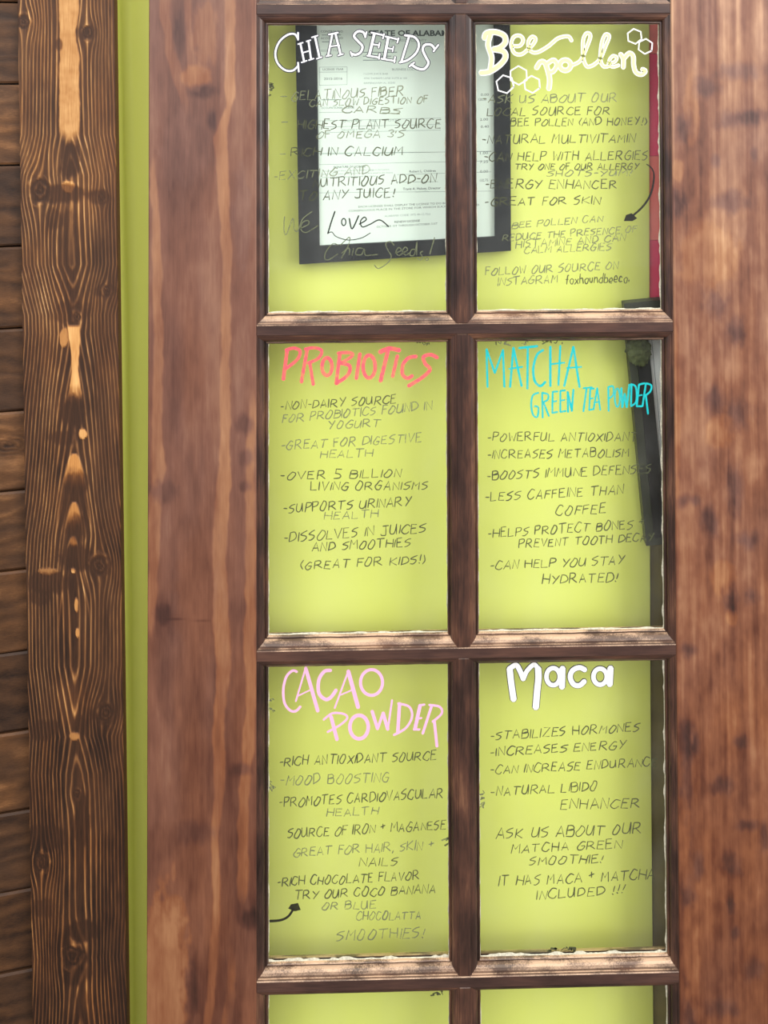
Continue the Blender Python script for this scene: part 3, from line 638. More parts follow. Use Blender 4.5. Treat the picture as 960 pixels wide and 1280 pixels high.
LINES = [
('A1', 'GELATINOUS FIBER', 152, 432, 632, 408, 38, I_fade), ('A1', 'CAN SLOW DIGESTION OF', 230, 457, 735, 440, 28, I_fade), ('A1', 'CARBS', 370, 482, 618, 486, 26, I_fade),
('A1', '-', 102, 428, 128, 426, 30, I_fade), ('A1', '-', 102, 540, 128, 538, 30, I_fade), ('A1', 'HIGHEST PLANT SOURCE', 178, 552, 790, 548, 38, I_dark), ('A1', "OF OMEGA 3'S", 258, 592, 632, 588, 30, I_fade),
('A1', '-', 98, 668, 122, 668, 20, I_fade), ('A1', 'RICH IN CALCIUM', 150, 668, 625, 664, 36, I_dark),
('A2', '-EXCITING AND', 75, 155, 485, 128, 32, I_fade), ('A2', 'NUTRITIOUS ADD-ON', 245, 185, 770, 163, 36, I_dark), ('A2', 'TO ANY JUICE!', 185, 242, 592, 226, 36, I_dark),
('B1', '-ASK US ABOUT OUR', 80, 440, 655, 438, 35, I_fade), ('B1', 'LOCAL SOURCE FOR', 98, 496, 625, 490, 33, I_dark), ('B1', 'BEE POLLEN (AND HONEY!)', 200, 540, 780, 535, 30, I_dark),
('B1', '-NATURAL MULTIVITAMIN', 78, 615, 730, 611, 35, I_dark), ('B2', '-CAN HELP WITH ALLERGIES', 85, 38, 785, 33, 35, I_dark), ('B2', 'TRY ONE OF OUR ALLERGY', 218, 76, 748, 74, 25, I_dark),
('B2', 'SHOTS-YUM!', 355, 104, 715, 102, 24, I_fade), ('B2', '-ENERGY ENHANCER', 90, 156, 655, 158, 35, I_dark), ('B2', '-GREAT FOR SKIN', 90, 230, 580, 222, 32, I_dark),
('B2', 'BEE POLLEN CAN', 205, 328, 592, 297, 26, I_fade), ('B2', 'REDUCE THE PRESENCE OF', 165, 382, 738, 343, 26, I_fade), ('B2', 'HISTAMINE AND CAN', 222, 412, 690, 380, 28, I_fade), ('B2', 'CALM ALLERGIES', 258, 434, 628, 420, 28, I_fade),
('B2', 'FOLLOW OUR SOURCE ON', 92, 528, 660, 502, 32, I_fade), ('B2', 'INSTAGRAM', 145, 572, 400, 560, 32, I_fade), ('B2', 'foxhoundbeeco.', 432, 566, 708, 556, 40, I_dark),
('C1', '-NON-DAIRY SOURCE', 105, 385, 600, 357, 34, I_dark), ('C1', 'FOR PROBIOTICS FOUND IN', 112, 440, 752, 384, 34, I_fade), ('C1', 'YOGURT', 310, 468, 528, 456, 30, I_fade),
('C1', '-GREAT FOR DIGESTIVE', 108, 556, 708, 522, 36, I_fade), ('C1', 'HEALTH', 275, 592, 497, 584, 32, I_fade), ('C1', '-OVER 5 BILLION', 105, 684, 620, 674, 34, I_dark),
('C2', 'LIVING ORGANISMS', 235, 43, 735, 40, 34, I_dark), ('C2', '-SUPPORTS URINARY', 118, 140, 662, 110, 36, I_dark), ('C2', 'HEALTH', 292, 170, 522, 160, 30, I_fade), ('C2', '-DISSOLVES IN JUICES', 118, 266, 722, 224, 38, I_dark),
('C2', 'AND SMOOTHIES', 240, 304, 660, 286, 34, I_dark), ('C2', '(GREAT FOR KIDS!)', 192, 384, 722, 358, 34, I_dark),
('D1', '-POWERFUL ANTIOXIDANT', 100, 518, 742, 518, 34, I_dark), ('D1', '-INCREASES METABOLISM', 100, 594, 705, 585, 34, I_dark), ('D1', '-BOOSTS IMMUNE DEFENSES', 98, 685, 800, 655, 36, I_dark),
('D2', '-LESS CAFFEINE THAN', 90, 90, 680, 60, 36, I_dark), ('D2', 'COFFEE', 393, 152, 608, 140, 38, I_dark), ('D2', '-HELPS PROTECT BONES +', 102, 246, 768, 206, 36, I_dark), ('D2', 'PREVENT TOOTH DECAY', 235, 290, 812, 260, 32, I_dark),
('D2', '-CAN HELP YOU STAY', 112, 384, 684, 360, 36, I_dark), ('D2', 'HYDRATED!', 335, 446, 655, 436, 38, I_dark),
('E1', '-RICH ANTIOXIDANT SOURCE', 100, 540, 770, 512, 38, I_dark), ('E1', '-MOOD BOOSTING', 105, 622, 568, 608, 38, I_fade), ('E1', '-PROMOTES CARDIOVASCULAR', 100, 716, 800, 674, 38, I_dark), ('E1', 'HEALTH', 302, 756, 522, 748, 32, I_fade),
('E2', 'SOURCE OF IRON + MAGANESE', 135, 94, 812, 56, 36, I_dark), ('E2', 'GREAT FOR HAIR, SKIN +', 160, 174, 758, 142, 36, I_fade), ('E2', 'NAILS', 442, 216, 606, 210, 34, I_dark),
('E2', '-RICH CHOCOLATE FLAVOR', 92, 300, 698, 273, 36, I_dark), ('E2', 'TRY OUR COCO BANANA', 165, 358, 768, 328, 36, I_dark), ('E2', 'OR BLUE', 283, 402, 512, 396, 30, I_fade), ('E2', 'CHOCOLATTA', 430, 446, 706, 440, 32, I_fade), ('E2', 'SMOOTHIES!', 345, 532, 718, 520, 40, I_fade),
('F1', '-STABILIZES HORMONES', 112, 428, 748, 390, 34, I_dark), ('F1', '-INCREASES ENERGY', 112, 498, 690, 466, 34, I_dark), ('F1', '-CAN INCREASE ENDURANCE', 112, 574, 826, 540, 34, I_dark), ('F1', '-NATURAL LIBIDO', 115, 668, 568, 644, 36, I_dark), ('F1', 'ENHANCER', 412, 724, 752, 716, 40, I_dark),
('F2', 'ASK US ABOUT OUR', 138, 96, 757, 74, 42, I_dark), ('F2', 'MATCHA GREEN', 202, 160, 672, 136, 36, I_dark), ('F2', 'SMOOTHIE!', 280, 210, 592, 198, 32, I_dark), ('F2', 'IT HAS MACA + MATCHA', 148, 300, 815, 270, 40, I_dark), ('F2', 'INCLUDED !!!', 312, 356, 682, 332, 36, I_dark)]
for L in LINES: write_line(*L)

def el(cx, cy, rx, ry, n=14, a0=-1.6):
    p = [(cx+rx*math.cos(a0+2*PI*i/n), cy+ry*math.sin(a0+2*PI*i/n)) for i in range(n)]; return p+[p[0]]
def drawn(name, pane, mat, org, k, strokes, Yo=0.0, wadd=0.0, **kw):
    """strokes: (width in crop units, smooth, points in crop units)"""
    V = []; Fc = []
    for i, (wd, sm, pts) in enumerate(strokes):
        pp = catmull(pts, 6) if sm and len(pts) > 2 else pts
        q = [P(org[0]+x/k, org[1]+y/k, GY) for x, y in pp]
        if not sm and len(q) > 2 and len(q) < 6:
            for j_, (a_, b_2) in enumerate(zip(q[:-1], q[1:])): ribbon(V, Fc, [a_, b_2], wd/k+wadd, GY-Yo-0.012*i-0.003*(j_+1), 0.12)
            continue
        ribbon(V, Fc, q, wd/k+wadd, GY-Yo-0.012*i, 0.12)
    return obj(name, V, Fc, mat, panes[pane], **kw)
s = 1
CH = [(12, 1, [(176, 95), (160, 74), (125, 77), (82, 112), (60, 168), (70, 222), (108, 260), (150, 264), (180, 238)]), (11, 0, [(178, 66), (178, 104)]), (11, 0, [(178, 222), (182, 270)]),
 (12, 0, [(190, 122), (210, 218)]), (12, 0, [(232, 108), (246, 205)]), (9, 0, [(200, 172), (240, 160)]), (9, 0, [(178, 126), (204, 118)]), (9, 0, [(196, 222), (224, 212)]), (9, 0, [(222, 112), (244, 105)]), (9, 0, [(234, 210), (260, 201)]),
 (13, 0, [(266, 86), (290, 196)]), (9, 0, [(250, 91), (282, 81)]), (9, 0, [(275, 203), (304, 193)]),
 (12, 0, [(357, 72), (335, 186)]), (13, 0, [(373, 70), (400, 180)]), (9, 0, [(345, 138), (395, 132)]), (11, 0, [(338, 76), (387, 66)]), (9, 0, [(323, 190), (352, 184)]), (9, 0, [(386, 186), (414, 177)]),
 (14, 1, [(530, 88), (518, 64), (490, 60), (470, 84), (492, 112), (514, 138), (504, 168), (480, 181), (456, 176)]), (10, 0, [(536, 62), (528, 92)]), (10, 0, [(452, 166), (460, 188)]),
 (16, 0, [(576, 72), (549, 186)]), (11, 0, [(560, 66), (626, 80)]), (10, 0, [(562, 126), (600, 132)]), (11, 0, [(538, 186), (602, 196)]), (10, 0, [(627, 72), (620, 98)]), (10, 0, [(604, 176), (600, 204)]), (9, 0, [(604, 118), (598, 146)]),
 (16, 0, [(648, 92), (628, 202)]), (11, 0, [(634, 86), (702, 102)]), (10, 0, [(638, 146), (672, 152)]), (11, 0, [(612, 202), (684, 214)]), (10, 0, [(703, 94), (695, 120)]), (10, 0, [(684, 192), (680, 222)]), (9, 0, [(676, 138), (670, 166)]),
 (13, 0, [(757, 86), (716, 220)]), (13, 1, [(735, 80), (785, 90), (808, 125), (795, 170), (752, 208), (708, 222)]),
 (14, 1, [(892, 152), (872, 130), (840, 130), (828, 155), (845, 195), (858, 225), (835, 256), (800, 252), (768, 232)]), (11, 0, [(910, 130), (884, 164)]), (11, 0, [(758, 243), (784, 222)])]
drawn('lettering_outline', (1, 0), I_out, (330, 25), 4.174, CH, 0.0, 1.9, label='thin dark outline of the heading CHIA SEEDS')
drawn('heading', (1, 0), I_white, (330, 25), 4.174, CH, 0.6, -0.5, label='white serif heading CHIA SEEDS')
BE = [(26, 1, [(62, 92), (72, 66), (115, 60), (160, 78), (166, 112), (140, 138), (108, 146)]), (26, 1, [(108, 146), (158, 158), (166, 190), (135, 228), (88, 258), (44, 264)]), (24, 1, [(92, 72), (80, 125), (98, 185), (92, 245)]),
 (15, 1, [(205, 130), (240, 128), (256, 100), (238, 78), (208, 86), (196, 125), (212, 165), (245, 172), (275, 152)]), (15, 1, [(275, 152), (305, 122), (318, 95), (300, 84), (282, 110), (290, 152), (325, 162), (380, 132), (430, 92), (480, 82), (498, 104)]),
 (22, 1, [(322, 240), (340, 212), (362, 212), (378, 250), (388, 300), (384, 345)]), (20, 1, [(376, 218), (408, 200), (424, 225), (405, 258), (380, 258)]), (22, 1, el(466, 226, 27, 26)),
 (15, 1, [(492, 228), (540, 205), (572, 140), (592, 80), (574, 66), (556, 100), (556, 185), (574, 232), (606, 226)]), (15, 1, [(606, 226), (640, 195), (668, 130), (686, 82), (666, 74), (648, 120), (642, 195), (658, 232), (690, 228)]),
 (13, 1, [(680, 216), (712, 210), (724, 188), (704, 180), (686, 205), (700, 234), (734, 226)]), (20, 1, [(742, 170), (756, 195), (756, 238)]), (20, 1, [(757, 195), (786, 166), (806, 182), (808, 225), (820, 262), (848, 272), (866, 256), (850, 246)])]
drawn('lettering_outline', (1, 1), I_white, (590, 25), 4.0, BE, 0.0, 1.4, label='white outline of the script heading Bee pollen')
drawn('heading', (1, 1), I_yel, (590, 25), 4.0, BE, 0.6, -1.5, label='pale yellow script heading Bee pollen')
def hexa(cx, cy, r, a=0.2): return (8, 0, [(cx+r*math.cos(a+PI/3*i)*(1+random.uniform(-.04, .04)), cy+r*math.sin(a+PI/3*i)) for i in range(6)]+[(cx+r*math.cos(a), cy+r*math.sin(a))])
drawn('honeycomb_drawing', (1, 1), I_white, (590, 25), 4.0, [hexa(233, 277, 47, .5), hexa(165, 321, 46, .3), hexa(300, 322, 43, .45), hexa(812, 82, 38, .4), hexa(866, 132, 38, .6)], 0.9, 0, label='white outlined honeycomb cells')
PR = [(20, 0, [(82, 60), (62, 215)]), (18, 1, [(76, 55), (120, 44), (154, 62), (136, 108), (76, 156)]), (19, 0, [(192, 52), (160, 230)]), (17, 1, [(180, 50), (232, 42), (272, 60), (250, 102), (196, 126)]), (18, 0, [(207, 130), (225, 243)]), (20, 1, el(300, 145, 27, 48)),
 (20, 0, [(370, 76), (350, 238)]), (18, 1, [(360, 72), (420, 68), (438, 86), (376, 126)]), (20, 1, [(376, 126), (424, 142), (412, 192), (350, 238)]), (20, 0, [(480, 75), (460, 210)]), (20, 1, el(530, 145, 33, 62)), (24, 1, [(588, 66), (640, 46), (695, 56)]), (22, 0, [(632, 60), (592, 224)]),
 (19, 0, [(684, 85), (658, 200)]), (20, 1, [(788, 90), (748, 96), (716, 132), (712, 186), (738, 208), (765, 195)]), (20, 1, [(902, 96), (866, 80), (826, 92), (836, 130), (862, 160), (820, 204), (745, 250)])]
drawn('heading', (2, 0), I_pink, (340, 425), 4.364, PR, 0.0, 0, label='coral pink heading PROBIOTICS')
MA = [(11, 0, [(60, 245), (55, 48), (98, 172), (141, 52), (148, 245)]), (12, 0, [(178, 245), (195, 40), (238, 240)]), (9, 0, [(172, 150), (242, 140)]), (13, 0, [(225, 42), (320, 32)]), (12, 0, [(270, 42), (268, 254)]), (13, 1, [(350, 52), (318, 78), (299, 145), (306, 212), (335, 240), (362, 218)]),
 (13, 0, [(388, 35), (388, 240)]), (11, 0, [(440, 30), (430, 235)]), (9, 0, [(390, 126), (462, 118)]), (12, 0, [(460, 240), (508, 35), (540, 245)]), (9, 0, [(474, 146), (550, 140)]),
 (10, 1, [(325, 275), (296, 290), (288, 340), (298, 390), (320, 400), (325, 352), (305, 345)]), (10, 0, [(345, 275), (348, 405)]), (10, 1, [(345, 275), (375, 284), (374, 310), (350, 325)]), (10, 0, [(352, 325), (380, 396)]),
 (10, 0, [(425, 268), (400, 270), (398, 380), (425, 375)]), (9, 0, [(400, 322), (420, 318)]), (10, 0, [(465, 262), (440, 265), (440, 375), (468, 370)]), (9, 0, [(440, 316), (462, 312)]), (11, 0, [(480, 375), (478, 270), (500, 370), (508, 258)]),
 (9, 0, [(560, 251), (605, 246)]), (10, 0, [(577, 250), (560, 372)]), (9, 0, [(616, 252), (596, 255), (590, 365), (612, 360)]), (8, 0, [(592, 306), (610, 303)]), (9, 0, [(613, 362), (632, 250), (648, 365)]), (8, 0, [(616, 326), (645, 322)]),
 (10, 0, [(690, 245), (692, 370)]), (9, 1, [(690, 245), (715, 242), (715, 285), (692, 306)]), (9, 1, el(737, 300, 13, 48)), (11, 0, [(758, 250), (763, 350), (775, 280), (786, 350), (800, 232)]), (10, 0, [(811, 230), (808, 340)]), (10, 1, [(808, 230), (834, 246), (836, 318), (808, 345)]),
 (10, 0, [(878, 225), (850, 232), (838, 345), (866, 345)]), (8, 0, [(846, 290), (866, 286)]), (10, 0, [(886, 225), (868, 345)]), (10, 1, [(886, 225), (914, 236), (908, 268), (878, 292)]), (10, 0, [(886, 292), (897, 384)])]
drawn('heading', (2, 1), I_cyan, (595, 425), 4.174, MA, 0.0, 0, label='turquoise heading MATCHA GREEN TEA POWDER')
CA = [(14, 1, [(136, 64), (112, 58), (78, 92), (62, 160), (68, 232), (98, 274), (130, 278), (155, 254)]), (10, 0, [(185, 38), (130, 225)]), (20, 0, [(184, 45), (250, 278)]), (8, 0, [(136, 198), (205, 165)]), (19, 1, [(320, 56), (286, 62), (256, 108), (256, 180), (292, 214), (322, 202), (350, 163)]),
 (10, 0, [(418, 55), (342, 262)]), (22, 0, [(416, 60), (470, 258)]), (8, 0, [(374, 190), (440, 162)]), (17, 1, el(543, 122, 60, 70)), (20, 0, [(322, 308), (355, 434)]), (12, 1, [(282, 325), (330, 290), (392, 294), (410, 318), (368, 356), (303, 392)]), (20, 1, el(475, 365, 50, 64)),
 (18, 0, [(546, 278), (576, 375)]), (15, 0, [(576, 375), (606, 288)]), (19, 0, [(606, 288), (632, 378)]), (11, 0, [(632, 378), (655, 218)]), (19, 0, [(696, 236), (686, 398)]), (13, 1, [(688, 236), (748, 254), (764, 308), (730, 370), (665, 408)]),
 (20, 0, [(808, 246), (780, 375)]), (12, 0, [(808, 246), (832, 242)]), (10, 0, [(795, 320), (816, 315)]), (12, 0, [(772, 378), (806, 378)]), (15, 0, [(872, 246), (822, 400)]), (13, 1, [(858, 244), (914, 254), (926, 290), (876, 336)]), (16, 0, [(886, 336), (900, 470)])]
drawn('heading', (3, 0), I_lil, (340, 825), 4.364, CA, 0.0, 0, label='pale pink heading CACAO POWDER')
MC = [(50, 1, [(102, 90), (114, 200), (132, 325)]), (42, 1, [(102, 92), (150, 66), (180, 110), (205, 172)]), (38, 1, [(205, 172), (232, 110), (285, 62), (315, 95)]), (52, 1, [(315, 90), (318, 160), (308, 260), (298, 385)]),
 (38, 1, el(428, 152, 50, 64)), (50, 0, [(498, 88), (494, 232)]), (42, 1, [(668, 102), (625, 84), (575, 105), (556, 155), (580, 208), (625, 218), (664, 186)]), (38, 1, el(780, 152, 50, 60)), (50, 0, [(858, 86), (852, 212)])]
drawn('lettering_outline', (3, 1), I_out, (620, 820), 6.0, MC, 0.0, 1.3, label='thin dark outline of the heading Maca')
drawn('heading', (3, 1), I_white, (620, 820), 6.0, MC, 0.6, -0.7, label='fat white heading Maca')
WL = [(4, 1, [(122, 140), (120, 195), (130, 216), (152, 160), (160, 150), (165, 195), (180, 200), (200, 150), (240, 118)]), (4, 1, [(190, 190), (225, 172), (222, 156), (200, 165), (192, 192), (210, 208), (240, 195), (265, 178)])]
drawn('written_line', (1, 0), I_fade, (320, 230), 3.4286, WL, 0, 0.2, label='handwritten script word We')
LV = [(6, 1, [(338, 118), (322, 165), (308, 212)]), (3.5, 1, [(308, 212), (325, 206), (345, 226), (395, 240), (450, 232), (490, 210)]), (5, 1, el(376, 163, 9, 15, 10)), (6, 1, [(400, 148), (412, 192), (440, 136)]), (5, 1, [(443, 172), (472, 154), (464, 142), (448, 160), (456, 184), (490, 172), (530, 154), (568, 182)])]
drawn('written_line', (1, 0), I_black, (320, 230), 3.4286, LV, 0, 0.1, label='bold black script word Love')
CS = [(4, 1, [(352, 262), (330, 256), (303, 285), (294, 315), (310, 325), (350, 300)]), (4, 1, [(362, 262), (400, 228), (396, 262), (366, 318)]), (4, 1, [(368, 296), (398, 274), (400, 304)]), (4, 0, [(418, 276), (412, 306)]), (4, 1, [(458, 276), (436, 276), (428, 300), (452, 302), (464, 278), (468, 304), (490, 305), (520, 302)]),
 (4, 1, [(592, 262), (576, 246), (556, 256), (566, 284), (580, 312), (560, 342), (525, 362), (508, 348)]), (4, 1, [(598, 296), (622, 284), (612, 272), (600, 290), (612, 306), (632, 294), (650, 282), (640, 270), (628, 288), (642, 304), (662, 292)]), (4, 1, [(684, 280), (666, 282), (660, 304), (678, 302), (690, 250)]), (4, 0, [(690, 250), (688, 304)]), (4, 1, [(714, 288), (704, 296), (714, 312), (704, 326), (692, 318)]), (5, 0, [(765, 230), (745, 300)]), (4, 1, el(733, 322, 5, 5, 8))]
drawn('written_line', (1, 0), I_fade, (320, 230), 3.4286, CS, 0, 0.2, label='handwritten script words Chia Seeds!')
drawn('underline', (1, 0), I_fade, (320, 0), 3.4286, [(4, 0, [(542, 484), (615, 488)])], 0, 0.2)
# arrows
def arrow(pane, org, k, pts, wds, tip, mat, lab):
    V = []; Fc = []; pp = catmull(pts, 6); n = len(pp)
    q = [P(org[0]+x/k, org[1]+y/k, GY) for x, y in pp]
    for i, (X, Z) in enumerate(q):
        a = q[max(0, i-1)]; b = q[min(n-1, i+1)]; L = math.hypot(b[0]-a[0], b[1]-a[1]); h = np.interp(i/(n-1), [0, 0.5, 1], wds)/2/k
        nx, nz = -(b[1]-a[1])/L, (b[0]-a[0])/L; V += [(X+nx*h, GY-0.15, Z+nz*h), (X-nx*h, GY-0.15, Z-nz*h)]
    for i in range(n-1): Fc.append((2*i, 2*i+1, 2*i+3, 2*i+2))
    b = len(V)
    for x, y in tip: X, Z = P(org[0]+x/k, org[1]+y/k, GY); V.append((X, GY-0.16, Z))
    Fc.append(tuple(range(b, b+len(tip)))); obj('drawn_arrow', V, Fc, mat, panes[pane], label=lab)
arrow((1, 1), (580, 190), 3.4286, [(782, 52), (806, 72), (814, 110), (800, 180), (765, 235), (712, 282)], [4, 9, 9], [(685, 296), (694, 270), (718, 262), (742, 284), (722, 296)], I_black, 'black curved marker arrow pointing down left')
arrow((3, 0), (320, 1020), 3.4286, [(58, 450), (105, 446), (138, 430), (162, 396)], [12, 10, 10], [(180, 372), (192, 402), (166, 408), (138, 396), (150, 378)], I_black, 'black curved marker arrow pointing up right')
# stray smudges of marker / dirt on the panes
def smudge(pane, u, v, w_, h_, n, mat, wd=1.4):
    V = []; Fc = []
    for i in range(n):
        x = u+random.uniform(-w_, w_); y = v+random.uniform(-h_, h_); q = [P(x+random.uniform(-3, 3)*j, y+random.uniform(-3, 3), GY) for j in range(3)]
        ribbon(V, Fc, catmull(q, 4), wd*random.uniform(.5, 1.4), GY-0.012*i)
    obj('smudge', V, Fc, mat, panes[pane], label='small dark smear on the glass')
smudge((3, 1), 700, 1187, 18, 3, 9, I_dark, 2.2); smudge((3, 1), 603, 1000, 2, 12, 8, I_fade, 1.8); smudge((1, 0), 338, 112, 3, 7, 7, I_dark, 1.6); smudge((2, 1), 690, 427, 14, 1.0, 6, I_dark, 1.4); smudge((2, 1), 640, 429, 20, 1.0, 6, I_fade, 1.4)
smudge((3, 0), 340, 880, 1.5, 8, 5, I_fade); smudge((3, 0), 340, 985, 1.5, 8, 5, I_fade); smudge((4, 0), 548, 1241, 6, 1.5, 6, I_dark); smudge((2, 0), 525, 429, 10, 0.6, 4, I_dark); smudge((3, 0), 557, 1052, 3, 9, 4, I_fade, 1.8)

# ================================================================== THINGS BEHIND THE GLASS
def quad_rail(name, outer, inner, i, j, Y0, Y1, mat, parent, **kw):
    V, Fc = prism([outer[i], outer[j], inner[j], inner[i]], Y0, Y1); return obj(name, V, Fc, mat, parent, **kw)
# --- framed licence
YF0, YF1 = 55.0, 75.4
OU = [P(x, y, YF0) for x, y in [(368.5, -14), (637.5, -18), (638.8, 313.5), (374, 330.5)]]
IN = [P(x, y, YF0) for x, y in [(395, 8), (617, 5), (618.5, 296), (399, 307.5)]]
lic = empty('framed_licence', OU[3][0]+130, 65, OU[3][1], label='black framed business licence hanging on the green wall behind the upper panes', category='framed certificate')
for i in range(4): quad_rail('frame_rail', OU, IN, i, (i+1) % 4, YF0, YF1, M_black, lic)
YP = 61.0
PI_ = [P(x, y, YP) for x, y in [(390, 3), (621, 0), (622.5, 299), (394, 311)]]
V, Fc = prism(PI_, YP, YP+1.0); paper = obj('licence_sheet', V, Fc, M_paper, lic)
YG = 58.2
def text_on(txt, u0, v0, u1, v1, h, mat, Y, parent, align='fit', name='printed_line', weight=0.0):
    cu = bpy.data.curves.new('t', 'FONT'); cu.body = txt; cu.size = 1.0; cu.offset = weight; cu.resolution_u = 2
    to = bpy.data.objects.new('t', cu); link(to); dg = bpy.context.evaluated_depsgraph_get(); dg.update()
    me = bpy.data.meshes.new_from_object(to.evaluated_get(dg)); bpy.data.objects.remove(to); bpy.data.curves.remove(cu)
    n = len(me.vertices); co = np.zeros(n*3); me.vertices.foreach_get('co', co); co = co.reshape(-1, 3)
    Fc = [tuple(p.vertices) for p in me.polygons]; bpy.data.meshes.remove(me)
    x0, x1 = co[:, 0].min(), co[:, 0].max(); cap = 0.70
    V = []
    for x, y, _ in co:
        t = (x-x0)/(x1-x0); V.append((*P(u0+(u1-u0)*t, v0+(v1-v0)*t-y/cap*h, Y), ))
    V = [(a, Y-0.05, b) for a, b in V]
    return obj(name, V, Fc, mat, parent)
def tz(x, y): return 390+x/5.647, 30+y/5.647
def tz2(x, y): return 390+x/5.647, 180+y/5.647
def tx(txt, x0, y0, x1, y1, h, mat=M_print, f=tz, w_=0.0):
    a = f(x0, y0); b = f(x1, y1); text_on(txt, a[0], a[1], b[0], b[1], h/5.647, mat, YP, paper, weight=w_)
tx('STATE OF ALABAMA', 398, 83, 1012, 83, 38, M_print, tz, 0.035)
tx('JEFFERSON COUNTY', 560, 124, 808, 124, 18, M_printf)
tx('CONTROL NO', 62, 60, 218, 60, 15); tx('ACCOUNT NO', 62, 108, 218, 106, 15); tx('ISSUED TO', 62, 196, 180, 194, 14, M_printf)
tx('LICENSE YEAR', 76, 328, 222, 326, 15); tx('2015-2016', 84, 395, 214, 393, 17, M_print)
tx('BUSINESS LOC.', 566, 328, 726, 328, 15, M_printf, tz, 0.01)
tx('I LOVE JUICE BAR', 366, 358, 538, 358, 13, M_printf); tx('4700 TAMIAMI LANE SUITE # 104', 366, 390, 670, 388, 13, M_printf); tx('BIRMINGHAM AL 35243', 366, 424, 586, 421, 13, M_printf)
tx('OCCUPATIONAL LICENSE', 66, 600, 298, 596, 14)
tx('AMOUNT      FEE      TOTAL', 210, 694, 620, 686, 13, M_printf); tx('THIS LICENSE IS HEREBY ISSUED', 205, 756, 440, 748, 13, M_printf)
tx('SIGNATURE OF LICENSEE', 152, 170, 378, 165, 14, M_print, tz2, 0.01); tx('The person named above is hereby licensed to engage in the business', 70, 196, 545, 184, 11, M_printf, tz2); tx('named at the location shown for the period that is stated in this licence', 70, 218, 570, 206, 11, M_printf, tz2); tx('subject to all applicable laws of the state', 70, 240, 450, 230, 11, M_printf, tz2)
tx('Robert L. Childree', 688, 202, 874, 196, 16, M_print, tz2, 0.01); tx('Travis A. Hulsey, Director', 642, 326, 908, 318, 17, M_print, tz2, 0.01); tx('County Licensing', 730, 342, 824, 338, 9, M_printf, tz2)
tx('EACH LICENSEE SHALL DISPLAY THE LICENSE TO DO BUSINESS IN A', 328, 450, 1080, 418, 14, M_print, tz2); tx('CONSPICUOUS PLACE IN THE STORE FOR WHICH SUCH LICENSE IS ISSUED', 258, 480, 1180, 436, 14, M_print, tz2)
tx('ALABAMA CODE 1975 40-12-7(c)', 512, 516, 834, 500, 14, M_printf, tz2); tx('RENEW LICENSE', 582, 558, 762, 548, 15, M_print, tz2, 0.01); tx('OCTOBER 1ST THROUGH OCTOBER 31ST', 456, 592, 886, 568, 14, M_print, tz2)
def pline(a, b, wd=0.5, mat=M_printf):
    V = []; Fc = []; ribbon(V, Fc, [P(*a, YP), P(*b, YP)], wd, YP, 0.04, cap=False); obj('printed_rule', V, Fc, mat, paper)
for y, x0, x1 in [(78, 70, 205), (126, 70, 150), (535, 66, 210), (200, 360, 600), (228, 360, 560), (256, 360, 480)]:   # lines too faint to read in the photograph
    pline(tz(x0, y), tz(x1, y-1), 1.1)
for (a, b, f) in [((52, 305), (248, 303), tz), ((52, 340), (248, 338), tz), ((52, 432), (248, 428), tz), ((52, 305), (52, 432), tz), ((248, 303), (248, 428), tz), ((50, 625), (300, 622), tz), ((48, 684), (910, 664), tz), ((48, 728), (910, 708), tz), ((48, 768), (910, 748), tz), ((48, 912), (1290, 900), tz),
                  ((50, 146), (1290, 118), tz2), ((50, 72), (1290, 50), tz2), ((600, 216), (1290, 196), tz2), ((600, 270), (890, 266), tz2), ((50, 345), (1290, 332), tz2)]:
    p0, p1 = f(*a), f(*b)
    if p1[0] > 614: t = (614-p0[0])/(p1[0]-p0[0]); p1 = (614, p0[1]+(p1[1]-p0[1])*t)
    pline(p0, p1)
for t, u, v in [('0.00', 605, 120), ('120.50', 602, 126), ('2.00', 604, 151), ('0.40', 605, 160), ('1.00', 604, 193), ('7.25', 604, 204), ('0.00', 604, 216), ('132.75', 604, 227)]:
    text_on(t, u-4, v, u+6, v-0.4, 3.2, M_print, YP, paper)
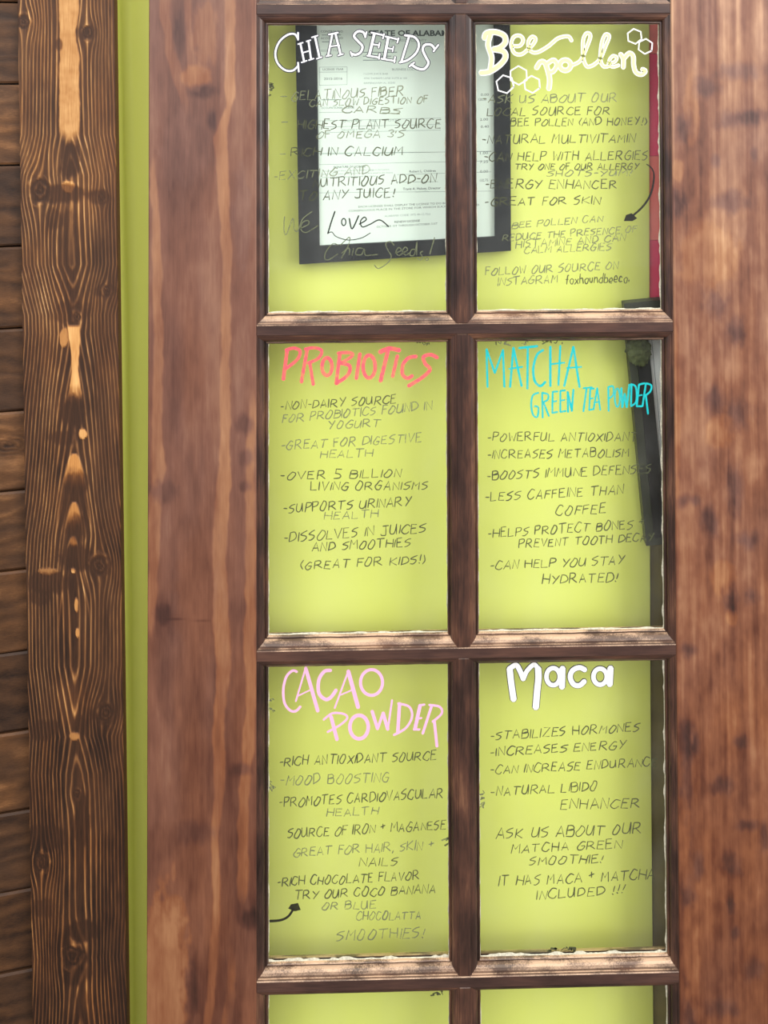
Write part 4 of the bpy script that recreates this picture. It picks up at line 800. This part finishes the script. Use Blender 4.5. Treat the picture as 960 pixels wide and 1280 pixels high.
# --- crooked black frame with white mat at the right
YK0, YK1 = 50.0, 69.0
ang = math.radians(4.9)
bx, bz = P(808.5, 684, YK0); W_, H_ = 235.0, 318.0
def rot(x, y):     # x along bottom to the right, y up the side
    return (bx+x*math.cos(ang)-y*math.sin(ang), bz-x*math.sin(ang)-y*math.cos(ang))
ot = [rot(0, H_), rot(W_, H_), rot(W_, 0), rot(0, 0)]; b_ = 27.5; inn = [rot(b_, H_-b_), rot(W_-b_, H_-b_), rot(W_-b_, b_), rot(b_, b_)]
s1 = 11.0; mid = [rot(s1, H_-s1), rot(W_-s1, H_-s1), rot(W_-s1, s1), rot(s1, s1)]
kf = empty('crooked_picture_frame', bx+110, 60, bz, label='charcoal picture frame with white mat hanging crooked at the edge of the green wall', category='picture frame')
for i in range(4):
    r_ = quad_rail('frame_rail', ot, mid, i, (i+1) % 4, YK0+3, YK1, M_black2, kf)
    quad_rail('inner_rail', mid, inn, i, (i+1) % 4, YK0, YK1, M_black, kf)
m2 = [rot(b_-1, H_-b_+1), rot(W_-b_+1, H_-b_+1), rot(W_-b_+1, b_-1), rot(b_-1, b_-1)]
V, Fc = prism(m2, YK0+8, YK0+10); mt = obj('white_mat', V, Fc, M_white, kf)
V = []; Fc = []; ribbon(V, Fc, [rot(b_+6, b_+3), rot(b_+6, H_-b_-3)], 0.9, YK0+8, 0.05, cap=False); obj('mat_line', V, Fc, M_mark, mt)
# --- dark olive uneven blob in front of the frame's upper left corner
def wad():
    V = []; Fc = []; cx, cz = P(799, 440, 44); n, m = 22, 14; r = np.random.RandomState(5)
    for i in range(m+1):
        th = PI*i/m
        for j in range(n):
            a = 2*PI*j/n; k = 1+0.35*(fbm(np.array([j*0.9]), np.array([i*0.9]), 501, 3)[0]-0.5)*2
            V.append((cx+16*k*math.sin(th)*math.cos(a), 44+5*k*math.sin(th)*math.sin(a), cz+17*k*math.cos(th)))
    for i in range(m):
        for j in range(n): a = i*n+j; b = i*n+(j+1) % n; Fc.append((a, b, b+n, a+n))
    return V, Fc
V, Fc = wad(); obj('dark_blob', V, Fc, M_blob, label='small dark olive blob in front of the upper left corner of the crooked charcoal frame', category='blob')
# --- crimson board past the wall edge, top right
rx0, rx1 = XE+2.5, XE+75; yr = YW+8
zr = [P(820, v, yr)[1] for v in (-150, 67, 195, 300, 381)]
rb = empty('crimson_board', (rx0+rx1)/2, yr, zr[-1], label='crimson and salmon board with a painted pinker reflection, standing upright past the right edge of the green wall', category='board')
for i in range(4):  # lower salmon section is a pinker reflection painted onto the crimson
    V, Fc = box(rx0, rx1, yr, yr+6, zr[i]+0.2, zr[i+1]-0.2); obj('panel_section', V, Fc, (M_redl, M_red, M_redl, M_red)[i], rb)
